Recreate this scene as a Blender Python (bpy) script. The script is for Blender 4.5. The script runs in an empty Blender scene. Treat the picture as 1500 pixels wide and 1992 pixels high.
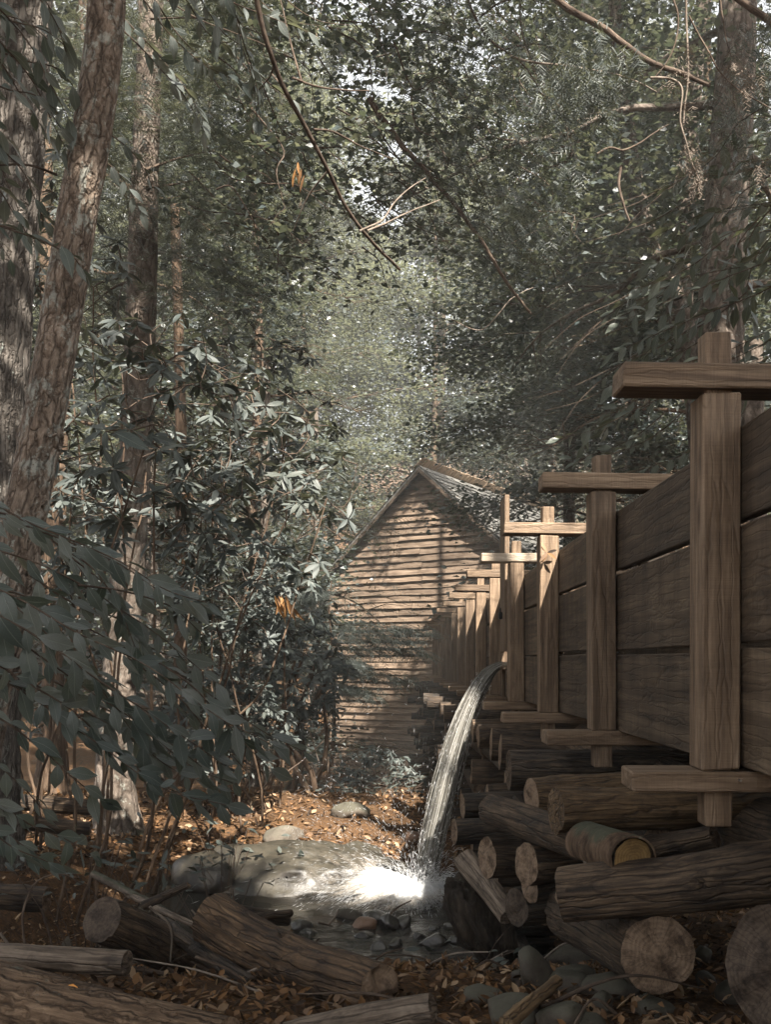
import bpy, math, random
import numpy as np
from mathutils import Vector, Matrix

# ------------------------------------------------------------------ camera, sky, sun, exposure
scene = bpy.context.scene
EYE = 2.2                                   # eye height above the pool
FOC = 1900.0                                # focal length in photo pixels (1500 x 1992)
cam_data = bpy.data.cameras.new("camera")
cam = bpy.data.objects.new("camera", cam_data)
scene.collection.objects.link(cam)
cam.location = (0, 0, EYE)
cam.rotation_euler = (math.pi / 2, 0, 0)
cam_data.sensor_fit = 'VERTICAL'
cam_data.sensor_height = 36.0
cam_data.lens = FOC / 1992 * 36.0
cam_data.shift_x = -20 / 1992
cam_data.shift_y = 291 / 1992
cam_data.clip_end = 600
scene.camera = cam

SUN_D = np.array([-0.33, 0.75, -1.0]); SUN_D /= np.linalg.norm(SUN_D)
world = bpy.data.worlds.new("World")
scene.world = world
world.use_nodes = True
wn = world.node_tree
sky = wn.nodes.new("ShaderNodeTexSky")
sky.sky_type = 'NISHITA'
sky.sun_disc = False
sky.sun_elevation = math.asin(-SUN_D[2])
sky.sun_rotation = math.atan2(-SUN_D[0], -SUN_D[1])
sky.air_density = 1.0
sky.dust_density = 3.0
bgn = wn.nodes["Background"]
bgn.inputs["Strength"].default_value = 0.068
hsv = wn.nodes.new("ShaderNodeHueSaturation")       # a hazy, nearly white summer sky, white-balanced warm like the photograph
hsv.inputs["Saturation"].default_value = 0.3
tint = wn.nodes.new("ShaderNodeMix"); tint.data_type = 'RGBA'; tint.blend_type = 'MULTIPLY'
tint.inputs[0].default_value = 1.0
tint.inputs[7].default_value = (1.0, 0.98, 0.955, 1)
wn.links.new(sky.outputs[0], hsv.inputs["Color"])
wn.links.new(hsv.outputs[0], tint.inputs[6])
wn.links.new(tint.outputs[2], bgn.inputs[0])

sun_data = bpy.data.lights.new("sun", 'SUN')
sun = bpy.data.objects.new("sun", sun_data)
scene.collection.objects.link(sun)
sun_data.energy = 5.0
sun_data.angle = math.radians(0.5)
sun_data.color = (1.0, 0.93, 0.83)
sun.rotation_euler = Vector(SUN_D).to_track_quat('-Z', 'Y').to_euler()

scene.view_settings.view_transform = 'Standard'
scene.view_settings.look = 'None'
scene.view_settings.gamma = 1.0
scene.view_settings.use_curve_mapping = False
scene.view_settings.exposure = 2.48
scene.render.engine = 'CYCLES'
scene.cycles.use_denoising = True
scene.cycles.max_bounces = 6
scene.cycles.diffuse_bounces = 3
scene.cycles.transparent_max_bounces = 12
scene.cycles.volume_bounces = 0

# ------------------------------------------------------------------ helpers
COL = scene.collection
RNG = np.random.default_rng(7)


def P(px, py, Z):
    """the point at distance Z that the photo shows at pixel (px, py)"""
    return np.array([(px - 770) / FOC * Z, Z, EYE - (py - 1287) / FOC * Z])


def norm(v):
    v = np.asarray(v, float)
    return v / np.maximum(np.linalg.norm(v, axis=-1, keepdims=True), 1e-9)


def _hash(i, j, k, seed):
    h = (i.astype(np.int64) * 374761393 + j.astype(np.int64) * 668265263 + k.astype(np.int64) * 2147483647 + seed * 974634777) & 0xFFFFFFFF
    h = ((h ^ (h >> 13)) * 1274126177) & 0xFFFFFFFF
    h = ((h ^ (h >> 16)) * 2246822519) & 0xFFFFFFFF
    return ((h ^ (h >> 15)) & 0xFFFFFF) / float(0xFFFFFF)


def vnoise(p, seed=0):
    p = np.asarray(p, float)
    i = np.floor(p).astype(np.int64)
    f = p - i
    f = f * f * (3 - 2 * f)
    out = 0
    for dx in (0, 1):
        wx = f[..., 0] if dx else 1 - f[..., 0]
        for dy in (0, 1):
            wy = f[..., 1] if dy else 1 - f[..., 1]
            for dz in (0, 1):
                wz = f[..., 2] if dz else 1 - f[..., 2]
                out = out + wx * wy * wz * _hash(i[..., 0] + dx, i[..., 1] + dy, i[..., 2] + dz, seed)
    return out * 2 - 1


def fbm(p, octaves=4, seed=0):
    p = np.asarray(p, float)
    a, s, out = 0.5, 1.0, 0
    for o in range(octaves):
        out = out + a * vnoise(p * s, seed + o * 17)
        a *= 0.5
        s *= 2.03
    return out


def cells(p, seed=0):
    """distance to the nearest cell border (F2-F1) of a jittered 3-D grid"""
    p = np.asarray(p, float)
    i = np.floor(p).astype(np.int64)
    d1 = np.full(p.shape[:-1], 9.0)
    d2 = np.full(p.shape[:-1], 9.0)
    for dx in (-1, 0, 1):
        for dy in (-1, 0, 1):
            for dz in (-1, 0, 1):
                a, b, c = i[..., 0] + dx, i[..., 1] + dy, i[..., 2] + dz
                q = np.stack([a + _hash(a, b, c, seed), b + _hash(a, b, c, seed + 1), c + _hash(a, b, c, seed + 2)], -1)
                d = np.linalg.norm(q - p, axis=-1)
                d2 = np.minimum(d2, np.maximum(d1, d))
                d1 = np.minimum(d1, d)
    return d2 - d1


def prop(o, label=None, cat=None, group=None, kind=None):
    if label: o["label"] = label
    if cat: o["category"] = cat
    if group: o["group"] = group
    if kind: o["kind"] = kind
    return o


ORIG = {}


def thing(name, label, cat, base, group=None):
    o = bpy.data.objects.new(name, None)
    o.empty_display_size = 0.1
    COL.objects.link(o)
    o.location = [float(c) for c in base]
    ORIG[o.name] = np.asarray(base, float)
    return prop(o, label, cat, group)


def add_attr(me, tc):
    at = me.attributes.new("tc", 'FLOAT_VECTOR', 'POINT')
    at.data.foreach_set("vector", np.ascontiguousarray(tc, dtype=np.float32).ravel())


class MB:
    """collects vertices and faces and links them as one mesh object"""
    def __init__(self):
        self.V, self.T, self.F, self.n = [], [], [], 0

    def add(self, V, F, tc=None, mi=0):
        V = np.asarray(V, float)
        F = np.asarray(F, dtype=np.int64)
        self.V.append(V)
        self.T.append(np.asarray(tc, float) if tc is not None else V.copy())
        self.F.append((F + self.n, mi))
        self.n += len(V)

    def mesh(self, name, mats, origin=(0, 0, 0), smooth=True):
        V = np.concatenate(self.V) - np.asarray(origin, float)
        me = bpy.data.meshes.new(name)
        me.vertices.add(len(V))
        me.vertices.foreach_set("co", V.astype(np.float32).ravel())
        loops = np.concatenate([f.ravel() for f, _ in self.F])
        sizes = np.concatenate([np.full(len(f), f.shape[1]) for f, _ in self.F])
        mi = np.concatenate([np.full(len(f), m) for f, m in self.F])
        me.loops.add(len(loops))
        me.loops.foreach_set("vertex_index", loops.astype(np.int32))
        me.polygons.add(len(sizes))
        starts = np.concatenate([[0], np.cumsum(sizes)[:-1]])
        me.polygons.foreach_set("loop_start", starts.astype(np.int32))
        me.polygons.foreach_set("material_index", mi.astype(np.int32))
        me.polygons.foreach_set("use_smooth", np.full(len(sizes), smooth, dtype=bool))
        for m in (mats if isinstance(mats, (list, tuple)) else [mats]):
            me.materials.append(m)
        add_attr(me, np.concatenate(self.T))
        me.update(calc_edges=True)
        return me

    def build(self, name, mats, parent=None, base=None, smooth=True):
        o0 = ORIG[parent.name] if parent is not None else (np.asarray(base, float) if base is not None else np.zeros(3))
        me = self.mesh(name, mats, o0, smooth)
        o = bpy.data.objects.new(name, me)
        COL.objects.link(o)
        if parent is not None:
            o.parent = parent
            ORIG[o.name] = o0
        else:
            o.location = [float(c) for c in o0]
            ORIG[o.name] = o0
        return o


def link_mesh(name, me, parent, mat4):
    o = bpy.data.objects.new(name, me)
    COL.objects.link(o)
    o.parent = parent
    o.matrix_local = mat4
    return o


def resample(pts, n):
    pts = np.asarray(pts, float)
    d = np.concatenate([[0], np.cumsum(np.linalg.norm(np.diff(pts, axis=0), axis=1))])
    t = np.linspace(0, d[-1], n)
    # Catmull-Rom through the control points
    m = len(pts)
    if m < 3:
        return np.stack([np.interp(t, d, pts[:, k]) for k in range(3)], 1)
    tang = np.gradient(pts, d, axis=0)
    idx = np.clip(np.searchsorted(d, t, side='right') - 1, 0, m - 2)
    h = (d[idx + 1] - d[idx])[:, None]
    u = ((t - d[idx])[:, None]) / h
    h00, h10, h01, h11 = 2*u**3-3*u**2+1, u**3-2*u**2+u, -2*u**3+3*u**2, u**3-u**2
    return h00*pts[idx] + h10*h*tang[idx] + h01*pts[idx+1] + h11*h*tang[idx+1]


def tube(mb, pts, rad, seg=8, mi=0, cap_mi=None, disp=None, caps=True, cap_rings=3, cap_rough=0.0, seed=0):
    """a tapered round bar along pts; tc = coordinates across and along it, so solid textures follow the grain"""
    pts = np.asarray(pts, float)
    n = len(pts)
    rad = np.broadcast_to(np.asarray(rad, float), (n,))
    T = norm(np.gradient(pts, axis=0))
    up = np.array([0, 0, 1.0]) if abs(T[0, 2]) < 0.9 else np.array([1.0, 0, 0])
    N = np.zeros_like(T)
    N[0] = norm(np.cross(T[0], up))
    for i in range(1, n):
        v = N[i-1] - T[i] * np.dot(N[i-1], T[i])
        N[i] = norm(v)
    B = np.cross(T, N)
    s = np.concatenate([[0], np.cumsum(np.linalg.norm(np.diff(pts, axis=0), axis=1))])
    a = np.linspace(0, 2*np.pi, seg, endpoint=False)
    ca, sa = np.cos(a), np.sin(a)
    R = rad[:, None] * np.ones(seg)
    if disp is not None:
        tcn = np.stack([R*ca, R*sa, np.broadcast_to(s[:, None], (n, seg))], -1)
        R = R * (1 + disp(tcn, s, a))
    V = pts[:, None] + R[..., None] * (ca[None, :, None]*N[:, None] + sa[None, :, None]*B[:, None])
    off = seed * 3.7
    TC = np.stack([R*ca, R*sa, np.broadcast_to(s[:, None] + off, (n, seg))], -1)
    i = np.arange(n-1)[:, None] * seg
    j = np.arange(seg)[None]
    jn = (j + 1) % seg
    F = np.stack([i+j, i+jn, i+seg+jn, i+seg+j], -1).reshape(-1, 4)
    mb.add(V.reshape(-1, 3), F, TC.reshape(-1, 3), mi)
    if caps:
        for end in (0, -1):
            k = cap_rings
            fr = np.linspace(1, 0, k+1)[:-1]
            ring, rtc = V[end], TC[end]
            c, ctc = ring.mean(0), np.array([0, 0, rtc[0, 2]])
            out = -T[0] if end == 0 else T[-1]
            Vc = [c + (ring - c) * f for f in fr] + [c[None]]
            Tc = [ctc + (rtc - ctc) * f for f in fr] + [ctc[None]]
            Vc, Tc = np.concatenate(Vc), np.concatenate(Tc)
            if cap_rough > 0:
                w = np.ones(len(Vc)); w[:seg] = 0
                Vc = Vc + out * (cap_rough * fbm(Tc*np.array([1, 1, 0])/max(rad[end], 1e-3)*2.2 + seed*5, 3, seed) * w)[:, None]
            fl = []
            for q in range(k-1):
                fl.append(np.stack([q*seg+j[0], q*seg+jn[0], (q+1)*seg+jn[0], (q+1)*seg+j[0]], -1))
            tri = np.stack([(k-1)*seg+j[0], (k-1)*seg+jn[0], np.full(seg, k*seg)], -1)
            if end == 0:
                fl = [f[:, ::-1] for f in fl]; tri = tri[:, ::-1]
            base = mb.n
            mb.V.append(Vc); mb.T.append(Tc); mb.n += len(Vc)
            cm = mi if cap_mi is None else cap_mi
            for f in fl:
                mb.F.append((f + base, cm))
            mb.F.append((tri + base, cm))


CH_V = None


def box(mb, lo, hi, long=2, bev=0.006, mi=0, rot=None, wob=0.0, seed=0):
    """a chamfered bar between two corners; its grain runs along axis LONG; rot turns it about its middle"""
    lo, hi = np.asarray(lo, float), np.asarray(hi, float)
    c, h = (lo+hi)/2, (hi-lo)/2
    b = min(bev, h.min()*0.45)
    V, idx = [], {}
    r = np.random.default_rng(seed + 11)
    for sx in (-1, 1):
        for sy in (-1, 1):
            for sz in (-1, 1):
                sgn = np.array([sx, sy, sz])
                w = r.normal(0, wob, 3) if wob else np.zeros(3)
                for ax in range(3):
                    q = sgn * (h - b)
                    q[ax] = sgn[ax] * h[ax]
                    idx[(sx, sy, sz, ax)] = len(V)
                    V.append(q + w)
    V = np.array(V)
    quads, tris = [], []
    for ax in range(3):
        o1, o2 = (ax+1) % 3, (ax+2) % 3
        for sg in (-1, 1):
            f = []
            for s1, s2 in ((-1, -1), (1, -1), (1, 1), (-1, 1)):
                k = [0, 0, 0]; k[ax] = sg; k[o1] = s1; k[o2] = s2
                f.append(idx[(*k, ax)])
            quads.append(f if sg > 0 else f[::-1])
        for s1 in (-1, 1):          # edges parallel to ax
            for s2 in (-1, 1):
                k0, k1 = [0]*3, [0]*3
                k0[ax], k1[ax] = -1, 1
                k0[o1] = k1[o1] = s1
                k0[o2] = k1[o2] = s2
                f = [idx[(*k0, o1)], idx[(*k0, o2)], idx[(*k1, o2)], idx[(*k1, o1)]]
                quads.append(f if s1*s2 > 0 else f[::-1])
    for k in [(a, b_, c_) for a in (-1, 1) for b_ in (-1, 1) for c_ in (-1, 1)]:
        f = [idx[(*k, 0)], idx[(*k, 1)], idx[(*k, 2)]]
        tris.append(f if k[0]*k[1]*k[2] > 0 else f[::-1])
    order = [i for i in range(3) if i != long] + [long]
    tc = V[:, order] + np.array([seed*1.31 % 7, seed*0.77 % 5, seed*2.3 % 11])
    if rot is not None:
        V = V @ np.array(rot).T
    V = V + c
    base = mb.n
    mb.V.append(V); mb.T.append(tc); mb.n += len(V)
    mb.F.append((np.array(quads) + base, mi)); mb.F.append((np.array(tris) + base, mi))


def rz(a):
    return np.array([[math.cos(a), -math.sin(a), 0], [math.sin(a), math.cos(a), 0], [0, 0, 1]])


def ry(a):
    return np.array([[math.cos(a), 0, math.sin(a)], [0, 1, 0], [-math.sin(a), 0, math.cos(a)]])


def rx(a):
    return np.array([[1, 0, 0], [0, math.cos(a), -math.sin(a)], [0, math.sin(a), math.cos(a)]])


def scatter(mb, base_v, base_f, base_tc, pos, X, Nn, size, mi=0):
    """copies of a small base mesh (x = length, y = width, z = normal) at many places, in one go"""
    X = norm(X)
    Nn = norm(Nn - X * np.sum(X*Nn, -1, keepdims=True))
    Y = np.cross(Nn, X)
    k, N = len(base_v), len(pos)
    if N == 0: return
    size = np.asarray(size, float)
    if size.ndim == 1: size = size[:, None]
    sz = np.broadcast_to(size, (N, size.shape[1]))
    if sz.shape[1] == 1: sz = np.repeat(sz, 3, 1)
    b = base_v[None] * sz[:, None]
    V = pos[:, None] + b[..., 0:1]*X[:, None] + b[..., 1:2]*Y[:, None] + b[..., 2:3]*Nn[:, None]
    F = (base_f[None] + (np.arange(N)*k)[:, None, None]).reshape(-1, base_f.shape[1])
    T = np.broadcast_to(base_tc[None], (N, k, 3)).reshape(-1, 3)
    mb.add(V.reshape(-1, 3), F, T, mi)


def leaf_shape(stations, fold=0.12, droop=0.15):
    """a leaf blade from (u, half width) stations: three columns, folded at the midrib, drooping to the tip"""
    V, T = [], []
    for u, w in stations:
        z = -droop * u*u
        for c in (-1, 0, 1):
            V.append((u, c*w, z + (fold*w if c else 0)))
            T.append((u, c*w*2, c))
    F = []
    for i in range(len(stations)-1):
        for c in (0, 1):
            a = i*3+c
            F.append((a, a+3, a+4, a+1))
    return np.array(V), np.array(F), np.array(T)


DIAMOND = (np.array([(0, 0, 0), (.45, -.3, .04), (1, 0, -.12), (.45, .3, .04)]), np.array([(0, 1, 2, 3)]),
           np.array([(0, 0, 0), (.45, -.5, 0), (1, 0, 0), (.45, .5, 0)]))
SPRIG = (np.array([(0, -.06, 0), (1, -.02, -.1), (1, .02, -.1), (0, .06, 0)]), np.array([(0, 1, 2, 3)]),
         np.array([(0, -.2, 0), (1, -.1, 0), (1, .1, 0), (0, .2, 0)]))
LONG_LEAF = leaf_shape([(0, .012), (.18, .09), (.45, .15), (.75, .12), (1, .01)], .2, .18)
BROAD_LEAF = leaf_shape([(0, .008), (.07, .045), (.2, .135), (.38, .205), (.55, .205), (.72, .145), (.87, .062), (1, .003)], .18, .24)
DEAD_LEAF = leaf_shape([(0, .03), (.3, .28), (.65, .27), (1, .02)], .7, -.45)
# ------------------------------------------------------------------ materials
class Mat:
    def __init__(self, name):
        self.m = bpy.data.materials.new(name)
        self.m.use_nodes = True
        self.t = self.m.node_tree
        self.t.nodes.clear()

    def n(self, typ, ins=None, **props):
        nd = self.t.nodes.new("ShaderNode" + typ)
        for k, v in props.items():
            setattr(nd, k, v)
        for k, v in (ins or {}).items():
            s = nd.inputs[k]
            if isinstance(v, bpy.types.NodeSocket):
                self.t.links.new(v, s)
            elif isinstance(v, bpy.types.Node):
                self.t.links.new(v.outputs[0], s)
            else:
                if isinstance(v, (tuple, list)) and len(v) == 3 and s.type == 'RGBA':
                    v = (*v, 1)
                s.default_value = v
        return nd

    def ramp(self, fac, stops, interp='LINEAR'):
        r = self.n("ValToRGB", {0: fac})
        r.color_ramp.interpolation = interp
        while len(r.color_ramp.elements) < len(stops):
            r.color_ramp.elements.new(0.5)
        for e, (p, c) in zip(r.color_ramp.elements, stops):
            e.position = p
            e.color = (*c, 1) if len(c) == 3 else c
        return r.outputs[0]

    def mix(self, fac, a, b, blend='MIX'):
        nd = self.n("Mix", data_type='RGBA', blend_type=blend)
        for sock, v in ((nd.inputs[0], fac), (nd.inputs[6], a), (nd.inputs[7], b)):
            if isinstance(v, bpy.types.NodeSocket): self.t.links.new(v, sock)
            elif isinstance(v, (int, float)): sock.default_value = v
            else: sock.default_value = (*v, 1)
        return nd.outputs[2]

    def math(self, op, a, b=0.0, c=0.0):
        return self.n("Math", {0: a, 1: b, 2: c}, operation=op).outputs[0]

    def tc(self, rand=True):
        a = self.n("Attribute", attribute_name="tc")
        if not rand: return a.outputs["Vector"]
        r = self.n("ObjectInfo").outputs["Random"]
        k = self.n("CombineXYZ", {0: 0.0, 1: 0.0, 2: self.math('MULTIPLY', r, 53.0)})
        return self.n("VectorMath", {0: a.outputs["Vector"], 1: k.outputs[0]}, operation='ADD').outputs[0]

    def noise(self, vec, scale, detail=5.0, rough=0.6, dist=0.0):
        mp = self.n("Mapping", {"Vector": vec, "Scale": scale if isinstance(scale, tuple) else (scale,)*3})
        return self.n("TexNoise", {"Vector": mp.outputs[0], "Scale": 1.0, "Detail": detail, "Roughness": rough, "Distortion": dist}).outputs[0]

    def out(self, shader, disp=None):
        o = self.n("OutputMaterial", {0: shader})
        return self.m

    def bump(self, h, strength, dist=0.02):
        return self.n("Bump", {"Height": h, "Strength": strength, "Distance": dist}).outputs[0]


def var_by_object(m, col, amount):
    r = m.n("ObjectInfo").outputs["Random"]
    f = m.math('MULTIPLY_ADD', r, amount, 1 - amount/2)
    cc = m.n("CombineColor", {0: f, 1: f, 2: f}).outputs[0]
    return m.mix(1.0, col, cc, 'MULTIPLY')


def wood(name, dark, mid, light, grain=(30, 30, 1.6), rough=.72, bump=.35, var=.35, cracks=0.0, vstain=0.0, stain=.5, saw=0.0, wet=0.0, blot=(5, 5, 1.3)):
    m = Mat(name)
    v = m.tc()
    g = m.noise(v, grain, 6, .65, .35)
    g2 = m.noise(v, (grain[0]*4, grain[1]*4, grain[2]*3), 3, .6)
    col = m.ramp(g, [(.34, dark), (.5, mid), (.66, light)])
    col = m.mix(.45, col, m.ramp(g2, [(.3, (.35, .33, .3)), (.7, (1, 1, 1))]), 'MULTIPLY')
    bl = m.noise(v, blot, 5, .65, .6)
    col = m.mix(stain, col, m.ramp(bl, [(.32, (.42, .38, .34)), (.58, (1, 1, 1))]), 'MULTIPLY')
    h = m.math('MULTIPLY_ADD', g2, .4, g)
    if cracks:
        wv = m.n("VectorMath", {0: v, 1: m.n("VectorMath", {0: m.n("TexNoise", {"Vector": v, "Scale": 9.0, "Detail": 3.0}).outputs[1], 1: (.03, .03, .2)}, operation='MULTIPLY').outputs[0]}, operation='ADD').outputs[0]
        ve = m.n("TexVoronoi", {"Vector": m.n("Mapping", {"Vector": wv, "Scale": (26, 26, 1.5)}).outputs[0], "Scale": 1.0}, feature='DISTANCE_TO_EDGE').outputs[0]
        col = m.mix(cracks, col, m.ramp(ve, [(0, (.18, .15, .13)), (.06, (1, 1, 1))]), 'MULTIPLY')
        pt = m.noise(v, (7, 7, 5), 5, .7, .4)
        col = m.mix(min(1.0, cracks*1.15), col, m.ramp(pt, [(.36, (.3, .26, .23)), (.46, (.75, .7, .66)), (.6, (1.1, 1.05, 1.0))]), 'MULTIPLY')
        h = m.math('MULTIPLY_ADD', m.ramp(ve, [(0, (0, 0, 0)), (.09, (1, 1, 1))]), .9, h)
    if vstain:
        vs = m.noise(v, (1.0, .9, 8.0), 5, .62, .2)
        col = m.mix(vstain, col, m.ramp(vs, [(.34, (.38, .34, .3)), (.52, (.9, .88, .86)), (.7, (1.1, 1.1, 1.1))]), 'MULTIPLY')
    if saw:
        sw = m.noise(v, (3, 3, 170), 2, .5)
        h = m.math('MULTIPLY_ADD', sw, saw, h)
        col = m.mix(.28*saw, col, m.ramp(sw, [(.35, (.5, .48, .46)), (.65, (1, 1, 1))]), 'MULTIPLY')
        kn = m.n("TexVoronoi", {"Vector": m.n("Mapping", {"Vector": v, "Scale": (4.5, 4.5, 1.5)}).outputs[0], "Scale": 1.0}).outputs[0]
        col = m.mix(.75, col, m.ramp(kn, [(.05, (.25, .19, .14)), (.13, (1, 1, 1))]), 'MULTIPLY')
    col = var_by_object(m, col, var)
    r = m.ramp(bl, [(.3, (rough-wet-.1,)*3), (.7, (rough,)*3)])
    b = m.n("BsdfPrincipled", {"Base Color": col, "Roughness": r, "Specular IOR Level": .35, "Normal": m.bump(h, bump, .008)})
    return m.out(b.outputs[0])


def end_grain(name, dark, light, rings=55.0, crack=.85, ringmix=.28):
    m = Mat(name)
    v = m.tc(False)
    sep = m.n("SeparateXYZ", {0: v})
    wob = m.noise(v, 9, 4, .6)
    r = m.math('SQRT', m.math('ADD', m.math('POWER', sep.outputs[0], 2.0), m.math('POWER', sep.outputs[1], 2.0)))
    rr = m.math('MULTIPLY_ADD', wob, .06, r)
    w = m.math('MULTIPLY_ADD', m.math('SINE', m.math('MULTIPLY', rr, rings*6.28)), .5, .5)
    col = m.mix(m.math('MULTIPLY', w, ringmix), light, dark)
    st = m.noise(v, 13, 5, .7)
    col = m.mix(crack, col, m.ramp(st, [(.36, (.18, .15, .13)), (.55, (1, 1, 1))]), 'MULTIPLY')
    ang = m.math('ARCTAN2', sep.outputs[1], sep.outputs[0])
    cv = m.n("CombineXYZ", {0: m.math('MULTIPLY', m.math('SINE', ang), 3.2), 1: m.math('MULTIPLY', m.math('COSINE', ang), 3.2), 2: m.math('MULTIPLY', wob, 1.5)}).outputs[0]
    cr = m.ramp(m.n("TexVoronoi", {"Vector": m.n("VectorMath", {0: cv, 1: v}, operation='ADD').outputs[0], "Scale": 1.7}, feature='DISTANCE_TO_EDGE').outputs[0], [(0, (.2, .17, .15)), (.05, (1, 1, 1))])
    col = m.mix(.6*crack, col, cr, 'MULTIPLY')
    edge = m.noise(v, 40, 3, .6)
    col = m.mix(.4, col, m.ramp(edge, [(.35, (.4, .4, .4)), (.6, (1, 1, 1))]), 'MULTIPLY')
    h = m.math('MULTIPLY_ADD', w, .25, m.math('MULTIPLY_ADD', edge, .5, st))
    b = m.n("BsdfPrincipled", {"Base Color": col, "Roughness": .8, "Specular IOR Level": .25, "Normal": m.bump(h, .5, .008)})
    return m.out(b.outputs[0])


def bark(name, dark, mid, light, scale=(22, 22, 7), lichen=0.0, lcol=(.34, .38, .35), bump=.6, moss=0.0, plate=None):
    m = Mat(name)
    v = m.tc()
    n1 = m.noise(v, scale, 6, .68, .5)
    n2 = m.noise(v, tuple(s*3.2 for s in scale), 4, .65)
    col = m.ramp(n1, [(.3, dark), (.5, mid), (.7, light)])
    col = m.mix(.5, col, m.ramp(n2, [(.32, (.28, .26, .25)), (.62, (1, 1, 1))]), 'MULTIPLY')
    big = m.noise(v, (4, 4, 1.5), 3, .5)
    col = m.mix(.35, col, m.ramp(big, [(.35, (.5, .46, .42)), (.65, (1, .97, .93))]), 'MULTIPLY')
    if lichen:
        ln = m.noise(v, (11, 11, 7), 5, .7, .3)
        ln2 = m.noise(v, 70, 3, .6)
        f = m.ramp(m.math('MULTIPLY_ADD', ln2, .25, ln), [(.78 - lichen*.12, (0, 0, 0)), (.86 - lichen*.12, (1, 1, 1))])
        col = m.mix(m.math('MULTIPLY', f, .8), col, lcol)
    if moss:
        mn = m.noise(v, (6, 6, 3), 5, .65)
        geo = m.n("NewGeometry").outputs["Normal"]
        up = m.n("SeparateXYZ", {0: geo}).outputs[2]
        f = m.ramp(m.math('MULTIPLY_ADD', up, .35, mn), [(.72 - moss*.25, (0, 0, 0)), (.85 - moss*.25, (1, 1, 1))])
        col = m.mix(m.math('MULTIPLY', f, .8), col, (.05, .058, .04))
    h = m.math('MULTIPLY_ADD', n2, .5, n1)
    if plate:
        wv = m.n("VectorMath", {0: v, 1: m.n("VectorMath", {0: m.n("TexNoise", {"Vector": v, "Scale": 14.0, "Detail": 3.0}).outputs[1], 1: (.055,)*3}, operation='MULTIPLY').outputs[0]}, operation='ADD').outputs[0]
        ve = m.n("TexVoronoi", {"Vector": m.n("Mapping", {"Vector": wv, "Scale": plate}).outputs[0], "Scale": 1.0}, feature='DISTANCE_TO_EDGE').outputs[0]
        vc = m.n("TexVoronoi", {"Vector": m.n("Mapping", {"Vector": wv, "Scale": plate}).outputs[0], "Scale": 1.0}).outputs["Color"]
        col = m.mix(.45, col, m.ramp(m.n("SeparateColor", {0: vc}).outputs[0], [(0, (.6, .56, .52)), (1, (1.2, 1.12, 1.06))]), 'MULTIPLY')
        col = m.mix(.6, col, m.ramp(ve, [(.0, (.25, .2, .17)), (.1, (1, 1, 1))]), 'MULTIPLY')
        h = m.math('MULTIPLY_ADD', m.ramp(ve, [(0, (0, 0, 0)), (.2, (1, 1, 1))]), 1.2, h)
    b = m.n("BsdfPrincipled", {"Base Color": var_by_object(m, col, .25), "Roughness": .88, "Specular IOR Level": .2, "Normal": m.bump(h, bump, .02)})
    return m.out(b.outputs[0])


def leaf(name, cols, trans=.28, rough=.42, spec=.4, vein=False, tmul=1.5, var=.25):
    m = Mat(name)
    rnd = m.n("NewGeometry").outputs["Random Per Island"]
    if vein:
        rnd = m.n("ObjectInfo").outputs["Random"]
    col = m.ramp(rnd, [((i+.5)/len(cols), c) for i, c in enumerate(cols)])
    ins = {"Roughness": rough, "Specular IOR Level": spec}
    if vein:
        sep = m.n("SeparateXYZ", {0: m.tc(False)})
        av = m.math('ABSOLUTE', sep.outputs[1])
        ph = m.math('SUBTRACT', sep.outputs[0], m.math('MULTIPLY', av, .45))
        w = m.math('SINE', m.math('MULTIPLY', ph, 75.0))
        rib = m.ramp(w, [(.78, (0, 0, 0)), (1, (1, 1, 1))])
        mid = m.ramp(av, [(.0, (1, 1, 1)), (.035, (0, 0, 0))])
        col = m.mix(m.math('MULTIPLY', mid, .4), col, tuple(c*2.1 for c in cols[-1]))
        mot = m.noise(m.tc(), (7, 7, 7), 4, .6)
        col = m.mix(.45, col, m.ramp(mot, [(.3, (.62, .62, .6)), (.7, (1.0, 1.0, 1.0))]), 'MULTIPLY')
        hh = m.math('MULTIPLY_ADD', mid, -1.0, m.math('MULTIPLY', rib, -.6))
        ins["Normal"] = m.bump(hh, .5, .004)
    else:
        col = var_by_object(m, col, var)
    ins["Base Color"] = col
    p = m.n("BsdfPrincipled", ins)
    tcol = m.mix(1.0, col, (tmul*1.1, tmul, tmul*.6), 'MULTIPLY')
    t = m.n("BsdfTranslucent", {"Color": tcol})
    s = m.n("MixShader", {0: trans, 1: p.outputs[0], 2: t.outputs[0]})
    return m.out(s.outputs[0])


def stone(name, a, b_, rough=.75, spec=.3, moss=0.0):
    m = Mat(name)
    v = m.n("TexCoord").outputs["Object"]
    r = m.n("ObjectInfo").outputs["Random"]
    k = m.n("CombineXYZ", {0: m.math('MULTIPLY', r, 31.0), 1: 0.0, 2: 0.0})
    v = m.n("VectorMath", {0: v, 1: k.outputs[0]}, operation='ADD').outputs[0]
    n1 = m.noise(v, 9, 6, .65, .3)
    n2 = m.noise(v, 60, 4, .6)
    col = m.ramp(n1, [(.3, a), (.7, b_)])
    col = m.mix(.5, col, m.ramp(n2, [(.3, (.45, .45, .45)), (.65, (1, 1, 1))]), 'MULTIPLY')
    if moss:
        up = m.n("SeparateXYZ", {0: m.n("NewGeometry").outputs["Normal"]}).outputs[2]
        f = m.ramp(m.math('MULTIPLY_ADD', up, .4, n1), [(.6, (0, 0, 0)), (.8, (1, 1, 1))])
        col = m.mix(m.math('MULTIPLY', f, moss), col, (.055, .06, .042))
    col = var_by_object(m, col, .5)
    b = m.n("BsdfPrincipled", {"Base Color": col, "Roughness": rough, "Specular IOR Level": spec, "Normal": m.bump(m.math('MULTIPLY_ADD', n2, .4, n1), .35, .02)})
    return m.out(b.outputs[0])


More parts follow.
